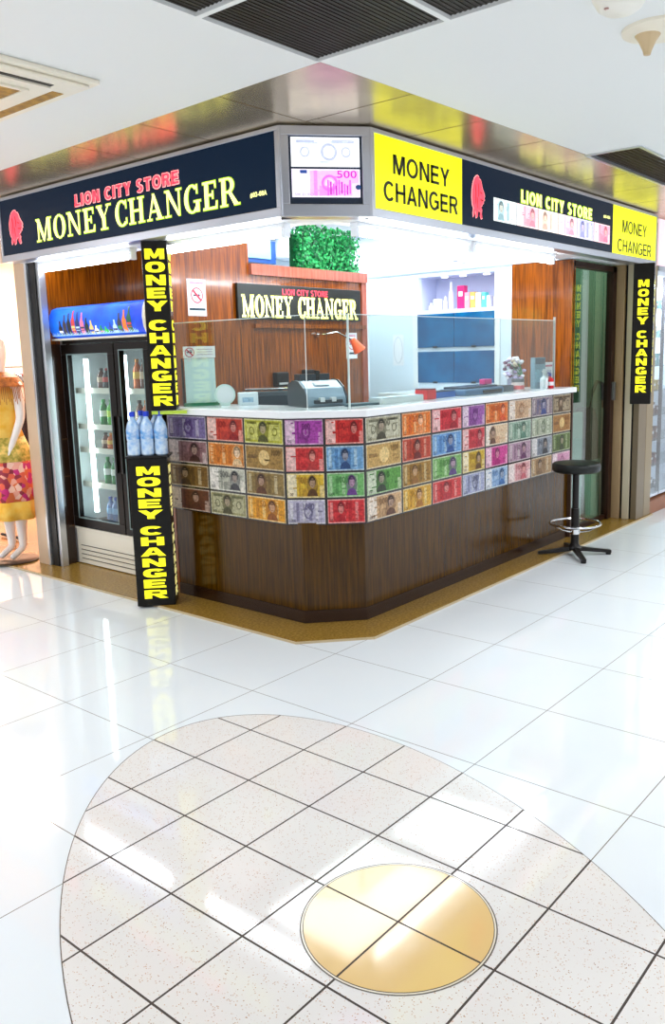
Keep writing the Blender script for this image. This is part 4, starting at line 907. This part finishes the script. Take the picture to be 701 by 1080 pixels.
# bottles inside the cooler
spec={'green':((20,130,50),(30,150,60),(240,240,230)),'brown':((110,60,34),(60,40,30),(220,190,160)),'orange':((226,110,30),(230,140,30),(250,200,90)),'blue':((70,120,180),(30,80,180),(120,180,225)),'black':((34,22,22),(160,30,30),(190,60,50)),'lime':((90,190,50),(40,140,40),(200,230,80))}
protos={}
def cooler_bottle(kind,loc,h,group,label):
    key=(kind,round(h,3))
    if key not in protos:
        c0,c1,c2=spec[kind]
        protos[key]=bottle('drink_bottle',label,'bottle',loc,group,.032,h,pm('drink_'+kind,S(*c0),.2,coat=.5),pm('dcap_'+kind,S(*c1),.4),pm('dlab_'+kind,S(*c2),.4))
        return
    dup(protos[key],loc,0,label,group)
rowsL=[(0,['blue','blue','blue','blue','blue'],.20),(1,['green','green','lime','green'],.21),(2,['brown','orange','brown','brown','black'],.13),(3,['green','lime','brown','brown'],.20),(4,['brown','black','brown','orange','brown'],.16)]
rowsR=[(0,['blue','blue','blue'],.20),(1,['green','orange','green'],.21),(2,['brown','black','brown'],.13),(3,['brown','orange','brown','black'],.20),(4,['orange','brown','lime','green'],.22)]
fl_=['bottom','second lowest','middle','second highest','top']
for side,rw,ys_ in (('left',rowsL,(3.19,2.92)),('right',rowsR,(2.76,2.53))):
    for r,ks,h in rw:
        for i,k in enumerate(ks):
            y=ys_[0]+(ys_[1]-ys_[0])*i/(len(ks)-1)
            z=shz[r]+(-.028 if r==0 else -.009)
            nm_=sum(1 for q in ks if q==k)
            if nm_==1: lab='%s drink bottle on the %s shelf behind the %s cooler door'%(k,fl_[r],side)
            else:
                idx=[j for j,q in enumerate(ks) if q==k].index(i)
                o_=['leftmost','second from the left','third from the left','fourth from the left','fifth from the left'][idx]
                lab='%s drink bottle, %s of its colour, %s shelf, %s cooler door'%(k,o_,fl_[r],side)
            cooler_bottle(k,(x0+.125,y,z),h,'bottles behind the %s cooler door'%side,lab)
# carton on top of the cooler
T=thing('carton','white and blue carton standing on top of the drinks cooler','box',(2.1,2.57,1.70)); b=MB(); b.box(2.0,2.22,2.46,2.66,1.70,2.03,pm('carton_pale',S(224,232,248),.4)); b.build('body',T,bevel=.003)
b=MB(); F=FL(2.0); b.fbox(F,-2.66,-2.58,1.70,2.03,0,.002,pm('carton_blue',S(20,140,220),.4)); b.text('HOS',F,-2.52,-2.43,1.925,1.95,.002,nm((90,100,130)),bold=.01); b.ring(-2.48,1.985,.016,.022,.005,F,.002,nm((236,150,190)),14); b.build('print',T)

# ================================================================== BAR STOOL
sx,sy=4.17,.50
T=thing('bar_stool','black round bar stool with a chrome foot ring beside the counter','stool',(sx,sy,0))
vin=pm('black_vinyl',(.009,.011,.010),.32,spec=.3); mtl=pm('black_metal',(.012,.010,.010),.35,spec=.3)
b=MB(); b.lathe([(.02,.635),(.155,.635),(.172,.645),(.178,.665),(.176,.690),(.165,.703),(.13,.708),(.0001,.710)],(sx,sy,0),vin,36); b.build('seat',T,smooth=True)
b=MB(); b.cyl((sx,sy,.05),(sx,sy,.36),.030,m=mtl,n=20); b.cyl((sx,sy,.36),(sx,sy,.635),.024,m=mtl,n=20); b.build('column',T,smooth=True)
b=MB(); b.tube([(sx+.185*math.cos(2*PI*i/40),sy+.185*math.sin(2*PI*i/40),.245) for i in range(40)],.009,CHROME,8,True)
for k in range(3):
    a=2*PI*k/3+.5; b.tube([(sx+.03*math.cos(a),sy+.03*math.sin(a),.18),(sx+.11*math.cos(a),sy+.11*math.sin(a),.20),(sx+.183*math.cos(a),sy+.183*math.sin(a),.243)],.006,CHROME)
b.cyl((sx,sy,.165),(sx,sy,.20),.036,m=CHROME,n=16); b.build('foot_ring',T,smooth=True)
b=MB(); b.lathe([(.055,.045),(.055,.06),(.032,.085),(.03,.1)],(sx,sy,0),mtl,18); b.build('hub',T,smooth=True)
for k in range(4):
    a=math.radians(-37+90*k-14); c,s_=math.cos(a),math.sin(a); px,py=-s_,c
    if k==1: pass
    b=MB(); L=.275
    vs=[]
    for r,z0_,z1_,w in ((.03,.035,.068,.022),(.15,.024,.05,.019),(L,.012,.034,.016)):
        for q,z in ((-w,z0_),(w,z0_),(w,z1_),(-w,z1_)): vs.append((sx+c*r+px*q,sy+s_*r+py*q,z))
    fs=[(3,2,1,0),(8,9,10,11)]+[(i*4+j,i*4+(j+1)%4,(i+1)*4+(j+1)%4,(i+1)*4+j) for i in range(2) for j in range(4)]
    b.add(vs,fs,mtl); lg=b.build('leg',T,bevel=.003)
    b=MB(); b.cyl((sx+c*(L-.02),sy+s_*(L-.02),0.0005),(sx+c*(L-.02),sy+s_*(L-.02),.018),.020,m=BLACK,n=12); b.build('foot_pad',lg)

# ================================================================== things in the entrance
T=thing('leaning_board','pale green whiteboard leaning inside the glass door','board',(5.4,.92,.02))
b=MB(); b.fbox(Frame((5.25,.90,0),(1,.0,0),(0,.06,1)),0,.36,.02,.55,-.01,.01,pm('pale_green_board',S(170,200,186),.4)); b.build('panel',T); b=MB(); b.fbox(Frame((5.25,.90,0),(1,0,0),(0,.06,1)),-.012,0,.02,.56,-.012,.012,ALU); b.build('frame_edge',T)
b=MB(); b.box(4.92,5.17,.90,.95,.02,1.0,pm('frosted_panel',S(160,176,176),.3)); tag(b.build('frosted_panel',bevel=.01),'frosted grey panel just inside the glass door, left of the leaning board','panel')
T=thing('vacuum_cleaner','dark bag and hose standing behind the glass door','bag',(5.55,1.05,.02))
b=MB(); b.prism([(5.30,.45),(5.78,.45),(5.76,.80),(5.68,1.0),(5.50,1.02),(5.38,.86),(5.30,.62)],Frame((0,1.06,0),(1,0,0)),-.06,.06,pm('dark_bag',S(26,26,22),.6)); b.build('bag',T,bevel=.03)
b=MB(); b.tube([(5.46,.98,.80),(5.46,.97,1.0),(5.50,.96,1.16),(5.58,.96,1.24),(5.70,.96,1.22),(5.76,.97,1.0)],.016,BLACK); b.build('hose',T,smooth=True)
b=MB(); b.box(5.32,5.76,1.0,1.12,.02,.46,pm('dark_bag2',S(40,34,28),.6)); b.build('base',T,bevel=.02)

# ================================================================== NEIGHBOUR SHOP (right)
T=thing('display_cabinet','white glazed display cabinet of the shop at the right edge','cabinet',(6.6,.8,0))
wc=pm('cabinet_white',S(226,232,244),.3); rb=pm('plinth_redbrown',S(150,92,60),.4)
b=MB(); b.box(6.02,7.9,.99,1.02,.16,2.18,wc); b.box(6.0,6.03,.62,1.02,.0,2.2,wc); b.box(7.87,7.9,.62,1.02,0,2.2,wc); b.box(6.0,7.9,.62,1.02,2.16,2.2,wc); b.box(6.02,7.88,.64,1.0,.14,.17,wc)
b.build('carcass',T)
b=MB(); b.box(6.0,7.9,.60,1.0,0,.12,rb); b.build('plinth',T)
shv=[.17,.42,.66,.90,1.13,1.36,1.62,1.88]
for z in shv[1:]:
    b=MB(); b.box(6.03,7.87,.68,.99,z-.006,z,glassm('glass_shelf',(.93,.97,.97),.03)); b.build('shelf',T)
for xx in (6.33,6.75,7.2):
    b=MB(); b.box(xx-.010,xx+.010,.64,.67,.14,2.17,pm('mullion_dark',S(60,54,60),.4)); b.build('mullion',T)
b=MB(); b.box(6.03,7.87,.63,.636,.17,2.16,glassm('cabinet_glass',(.92,.95,.97),.02)); b.build('door_glass',T)
lv=['lowest','second lowest','third lowest','fourth lowest','fifth lowest','sixth lowest','seventh lowest','top']
pc=[(60,50,60),(120,50,44),(110,60,40),(96,40,36),(176,146,80),(120,160,160),(140,180,180),(60,140,150)]
for i,z in enumerate(shv):
    k=0
    for x in (6.12,6.24,6.42,6.56):
        T=thing('perfume_box','%s packet on the %s shelf of the glazed cabinet, %s'%(['grey','maroon','brown','maroon','gold','teal','teal','turquoise'][i],lv[i],['first from the left','second from the left','third from the left','fourth from the left'][k]),'box',(x,.78,z),'packets on the glass shelves at the right')
        mt=pm('packet_%d'%i,S(*pc[i]),.4); h=.07+.02*((k+i)%3)
        b=MB(); b.box(x-.045,x+.045,.75,.81,z,z+h,mt); b.build('packet',T,bevel=.002)
        b=MB(); b.box(x-.035,x+.035,.7485,.75,z+h*.5,z+h*.8,pw); b.build('label_print',T)
        k+=1
b=MB(); b.box(6.0,8,.60,.66,2.24,2.64,pm('neighbour_sign',S(240,210,222),.4,emis=.6)); b.box(6.0,8,.59,.67,2.2,2.24,alf); tag(b.build('shop_sign'),'pale pink edge of the neighbouring shop sign at the right','sign')
b=MB(); b.box(5.90,5.97,.60,.70,2.25,2.60,pil); struct(b,'trim_8')

# ================================================================== CEILING FITTINGS
# air conditioning cassette
T=thing('air_conditioner','white ceiling cassette air conditioner at the upper left','air conditioner',(.05,1.42,ZC))
F=Frame((0,0,ZC),(1,0,0),(0,-1,0))   # n = -z (down) ; a=X, b=-Y
ivory=pm('ivory_plastic',S(236,228,210),.4)
ax0,ax1,ay0,ay1=-.42,.53,.93,1.88
b=MB()
def yb(y): return -y
b.fbox(F,ax0,ax1,-ay1,-ay0,0,.02,ivory); b.fbox(F,ax0+.03,ax1-.03,-ay1+.03,-ay0-.03,.02,.035,ivory); b.build('panel',T,bevel=.006)
b=MB(); dkv=pm('duct_dark',S(40,34,28),.5); am=pm('filter_amber',S(180,136,40),.5,col2=S(140,100,26),vscale=30)
b.fbox(F,ax0+.16,ax1-.16,-ay0-.135,-ay0-.085,.03,.037,dkv); b.fbox(F,ax0+.16,ax1-.16,-ay0-.118,-ay0-.108,.036,.044,ivory)
b.fbox(F,ax1-.12,ax1-.07,-ay1+.16,-ay0-.16,.03,.037,MATS['filter_amber']); b.fbox(F,ax0+.08,ax0+.13,-ay1+.16,-ay0-.16,.03,.037,dkv); b.fbox(F,ax0+.16,ax1-.16,-ay1+.08,-ay1+.13,.03,.037,dkv)
b.build('air_slot',T)
b=MB(); edge_frame(b,F,ax0+.2,ax1-.2,-ay1+.2,-ay0-.2,.034,.044,.02,ivory); b.fbox(F,ax0+.22,ax1-.22,-ay1+.22,-ay0-.22,.034,.040,am); b.build('intake_grille',T)
# exhaust vent
T=thing('ceiling_vent','dark perforated ceiling vent with a metal rim at the upper right','vent',(3.9,-.1,ZC))
b=MB(); F2=Frame((0,0,ZC),(1,0,0),(0,-1,0)); edge_frame(b,F2,3.26,4.56,-.075,.262,-.01,.008,.022,ALU); b.build('rim',T)
mesh=pm('mesh_dark',S(30,24,18),.6,col2=S(66,50,36),vscale=120)
b=MB(); b.fbox(F2,3.28,4.54,-.055,.242,-.03,-.02,mesh)
for i in range(42): x=3.29+.03*i; b.fbox(F2,x,x+.007,-.055,.242,-.02,-.012,pm('mesh_bar',S(58,44,30),.5))
for i in range(10): y=-.05+.03*i; b.fbox(F2,3.28,4.54,y,y+.007,-.02,-.012,MATS['mesh_bar'])
b.build('grille',T)
# detectors
T=thing('smoke_detector','flat white ceiling disc with a cone tip at the upper right','detector',(1.56,-.96,ZC))
b=MB(); b.lathe([(.0001,-.018),(.10,-.018),(.128,-.010),(.13,0)],(1.56,-.965,ZC),ivory,36); b.build('disc',T,smooth=True)
b=MB(); b.lathe([(.0001,-.085),(.012,-.084),(.016,-.07),(.030,-.04),(.045,-.018)],(1.545,-.93,ZC),pm('cone_tan',S(206,180,140),.4),20); b.build('cone',T,smooth=True)
T=thing('smoke_detector','domed white detector with small vents at the top edge','detector',(1.2,-.98,ZC))
b=MB(); b.lathe([(.0001,-.05),(.05,-.048),(.07,-.035),(.085,-.01),(.09,0)],(1.19,-.97,ZC),pm('detector_white',S(238,234,224),.4),30); b.build('dome',T,smooth=True)
b=MB()
for k in range(3):
    b.box(1.135+.012*k,1.142+.012*k,-.955,-.94,ZC-.047,ZC-.042,pm('slot_pink',S(190,150,140),.5))
b.build('slots',T)

# ================================================================== BOUTIQUE : MANNEQUIN
MX,MY=1.62,3.985
skin=pm('mannequin_white',S(240,232,228),.3)
T=thing('mannequin','white shop mannequin in a yellow dress with a floral skirt at the left edge','mannequin',(MX,MY,.018))
J={'pel':(0,0,.92,.105),'wai':(0,0,1.06,.085),'che':(0,.0,1.24,.105),'nec0':(0,0,1.40,.055),'nec':(0,0,1.46,.042),'hd0':(0,0,1.54,.065),'hd1':(0,0,1.64,.075),'hd2':(0,0,1.72,.05),
 'rs':(.06,-.15,1.37,.05),'re':(.03,-.20,1.10,.034),'rw':(-.05,-.16,.88,.022),'ls':(-.06,.15,1.37,.05),'le':(-.03,.2,1.10,.034),'lw':(-.1,.16,.88,.022),
 'rh':(.03,-.09,.86,.085),'rk':(.02,-.08,.48,.052),'rc':(.03,-.075,.34,.050),'ra':(.03,-.07,.10,.028),'rt':(-.09,-.09,.032,.022),
 'lh':(-.03,.09,.86,.085),'lk':(-.02,.06,.48,.052),'lc':(-.0,.05,.34,.050),'la':(.0,.04,.10,.028),'lt':(-.12,.02,.032,.022)}
# fingers
for s_,w in (('r',(-.05,-.16,.88)),('l',(-.1,.16,.88))):
    J[s_+'pm']=(w[0]-.012,w[1],w[2]-.05,.022)
    for k in range(4): J[s_+'f%d'%k]=(w[0]-.02+.018*(k-1.5),w[1]+.004*k,w[2]-.10-.008*(1.5-abs(k-1.5)),.0085); J[s_+'g%d'%k]=(w[0]-.03+.019*(k-1.5),w[1]+.006*k,w[2]-.145-.008*(1.5-abs(k-1.5)),.007)
    J[s_+'th']=(w[0]-.045,w[1]+.02,w[2]-.07,.009)
E_=[('pel','wai'),('wai','che'),('che','nec0'),('nec0','nec'),('nec','hd0'),('hd0','hd1'),('hd1','hd2'),('che','rs'),('rs','re'),('re','rw'),('che','ls'),('ls','le'),('le','lw'),('pel','rh'),('rh','rk'),('rk','rc'),('rc','ra'),('ra','rt'),('pel','lh'),('lh','lk'),('lk','lc'),('lc','la'),('la','lt')]
for s_ in 'rl':
    E_.append((s_+'w',s_+'pm'))
    for k in range(4): E_ += [(s_+'pm',s_+'f%d'%k),(s_+'f%d'%k,s_+'g%d'%k)]
    E_.append((s_+'pm',s_+'th'))
names_=list(J); me=bpy.data.meshes.new('body'); me.from_pydata([J[k][:3] for k in names_],[(names_.index(a),names_.index(c)) for a,c in E_],[])
o=bpy.data.objects.new('body',me); C.objects.link(o); o.parent=T
md=o.modifiers.new('skin','SKIN'); md.use_smooth_shade=True; o.modifiers.new('sub','SUBSURF').render_levels=2
if not me.skin_vertices: 
    bm=bmesh.new(); bm.from_mesh(me); bm.verts.layers.skin.verify(); bm.to_mesh(me); bm.free()
for i,k in enumerate(names_):
    r=J[k][3]; me.skin_vertices[0].data[i].radius=(r,r*.85 if k in('pel','wai','che') else r)
me.skin_vertices[0].data[0].use_root=True
me.materials.append(skin)
# dress
def ringloft(mb,secs,mt,n=40,cx=MX,cy=MY):
    vs=[]
    for (z,rx,ry,am) in secs:
        for i in range(n):
            t=2*PI*i/n; k=1+am*math.cos(t*9+z*3); vs.append((cx+rx*k*math.cos(t),cy+ry*k*math.sin(t),z))
    mb.add(vs,[(j*n+i,j*n+(i+1)%n,(j+1)*n+(i+1)%n,(j+1)*n+i) for j in range(len(secs)-1) for i in range(n)],mt)
def floral():
    m,nt,out=_new('floral_fabric'); N=nt.nodes.new; L=nt.links.new
    b=N('ShaderNodeBsdfPrincipled'); b.inputs['Roughness'].default_value=.7; L(b.outputs[0],out.inputs[0])
    tc=N('ShaderNodeTexCoord'); v=N('ShaderNodeTexVoronoi'); v.inputs['Scale'].default_value=26; L(tc.outputs['Object'],v.inputs['Vector'])
    rp=N('ShaderNodeValToRGB'); rp.color_ramp.interpolation='CONSTANT'
    e=rp.color_ramp.elements; e[0].position=0; e[0].color=(*S(232,96,70),1); e[1].position=.2; e[1].color=(*S(244,170,150),1)
    for p,c in ((.4,S(206,40,120)),(.55,S(226,110,60)),(.72,S(250,200,180)),(.86,S(150,40,60))):
        q=e.new(p); q.color=(*c,1)
    sp=N('ShaderNodeSeparateColor'); L(v.outputs['Color'],sp.inputs[0]); L(sp.outputs[0],rp.inputs[0]); L(rp.outputs[0],b.inputs['Base Color'])
    return m
yel=pm('dress_yellow',S(240,196,90),.7,col2=S(232,170,40),vscale=14); flo=floral()
mixd=pm('dress_leafy',S(246,206,110),.7,col2=S(150,140,40),vscale=30)
b=MB(); ringloft(b,[(1.38,.09,.13,0),(1.30,.125,.155,0),(1.20,.125,.15,0),(1.08,.10,.125,0),(.98,.13,.15,.01)],yel)
ringloft(b,[(.98,.13,.15,.01),(.88,.165,.19,.03),(.80,.185,.21,.04)],mixd); ringloft(b,[(.80,.185,.21,.04),(.64,.195,.215,.06),(.50,.205,.225,.07)],flo); ringloft(b,[(.50,.205,.225,.07),(.36,.215,.235,.08)],yel)
o=b.build('dress',T,smooth=True); o.modifiers.new('so','SOLIDIFY').thickness=.004
b=MB(); fr_=pm('orange_fringe',S(206,120,40),.6,col2=S(150,80,24),vscale=40)
ringloft(b,[(1.47,.06,.07,0),(1.43,.13,.15,0),(1.36,.17,.20,.02)],fr_)
for i in range(90):
    t=2*PI*i/90; r1,r2=.17,.20; p=Vector((MX+r1*math.cos(t),MY+r2*math.sin(t),1.37)); q=p+Vector((.02*math.cos(t),.02*math.sin(t),-.10-.02*(i%3)))
    b.tube([p,q],.0028,fr_,4)
b.build('fringe_collar',T)
b=MB(); b.lathe([(.0001,.012),(.17,.012),(.18,.006),(.18,.0)],(MX-.02,MY-.02,.018),pm('base_brown',S(70,50,36),.3),28); b.build('base_plate',T,smooth=True)
# clothes rail with garments, black bag behind the mannequin
T=thing('clothes_rail','dark metal clothes rail inside the boutique behind the mannequin','rack',(2.3,4.9,.018))
b=MB(); b.tube([(2.0,4.7,.04),(2.0,4.7,1.5),(2.9,4.7,1.5),(2.9,4.7,.04)],.014,BLACK); b.build('rail',T,smooth=True)
b=MB(); b.tube([(2.0,4.5,.04),(2.0,4.9,.04)],.014,BLACK); b.tube([(2.9,4.5,.04),(2.9,4.9,.04)],.014,BLACK); b.build('foot_bar',T)
for k,(x,col,nm2) in enumerate(((2.12,(40,24,26),'black'),(2.24,(200,90,90),'coral'),(2.36,(250,220,200),'cream'),(2.50,(180,130,70),'tan'),(2.64,(60,60,80),'navy'))):
    T=thing('hanging_garment','%s garment hanging on the boutique clothes rail'%nm2,'clothing',(x,4.7,.6),'garments on the boutique rail')
    b=MB(); b.prism([(4.50,1.38),(4.62,1.44),(4.78,1.44),(4.90,1.38),(4.86,1.2),(4.90,.62),(4.50,.62),(4.54,1.2)],Frame((x,0,0),(0,1,0)),-.03,.03,pm('garment_%d'%k,S(*col),.8)); b.build('fabric',T,bevel=.01)
    b=MB(); b.tube([(x,4.55,1.42),(x,4.70,1.46),(x,4.70,1.515)],.004,CHROME,5); b.build('hanger',T)
b=MB(); b.box(1.62,6,3.80,3.92,2.25,2.6,pm('boutique_fascia',S(250,226,206),.4)); struct(b,'trim_9')

# ================================================================== LIGHTING
def area(loc,sx_,sy_,e,col=(1,1,1),rot=(0,0,0)):
    l=bpy.data.lights.new('unseen_lamp','AREA'); l.shape='RECTANGLE'; l.size=sx_; l.size_y=sy_; l.energy=e; l.color=col
    o=bpy.data.objects.new('unseen_lamp',l); C.objects.link(o); o.location=loc; o.rotation_euler=rot
for x,y in ((-1.2,2.2),(-1.2,5.2),(-3.6,-.5),(-3.6,3.2),(2.2,-2.2),(5.2,-2.0),(8,-2.0),(-.6,-4.2),(3,-4.8)):
    area((x,y,2.64),1.2,.6,30,(.96,.98,1))  # unseen lamps added under the mall ceiling as fill for floor and fronts
area((2.6,5.2,2.6),1.4,1.4,150,(1,.86,.74))
area((6.9,.82,2.14),1.6,.2,90,(.95,.97,1))  # unseen lamp added to brighten the neighbour's glazed cabinet
area((5.2,1.15,2.55),.5,.3,9,(.8,1,.74))  # unseen greenish lamp added to brighten the space behind the entrance door
area((2.9,1.6,2.6),1.2,.9,30,(.9,.95,1))  # this and the next: unseen fill light added inside the shop
area((4.0,2.9,2.6),.9,.9,24,(.85,.93,1))
w=bpy.data.worlds.new('World'); sc.world=w; w.use_nodes=True
w.node_tree.nodes['Background'].inputs[0].default_value=(.95,.97,1,1); w.node_tree.nodes['Background'].inputs[1].default_value=.68

# ================================================================== CAMERA
f=887.716; pp=(371.272,523.798); W,H=701,1080
cam=bpy.data.cameras.new('Camera'); co=bpy.data.objects.new('Camera',cam); C.objects.link(co); sc.camera=co
cam.sensor_fit='VERTICAL'; cam.sensor_height=24; cam.lens=f*24/H
cam.shift_x=(W/2-pp[0])/H; cam.shift_y=(pp[1]-H/2)/H
R=[[0.63230508,-0.77432976,-0.02457046],[-0.1453444,-0.08741434,-0.98551192],[0.7609634,0.62671537,-0.16781703]]
right=Vector(R[0]); down=Vector(R[1]); fwd=Vector(R[2])
M=Matrix(((right.x,-down.x,-fwd.x),(right.y,-down.y,-fwd.y),(right.z,-down.z,-fwd.z)))
co.matrix_world=Matrix.Translation((-1.6671972,-2.1479928,1.5425672))@M.to_4x4()
cam.clip_start=.05
vs_=sc.view_settings; vs_.view_transform='Standard'; vs_.look='None'; vs_.gamma=1; vs_.use_curve_mapping=False; vs_.exposure=0.28
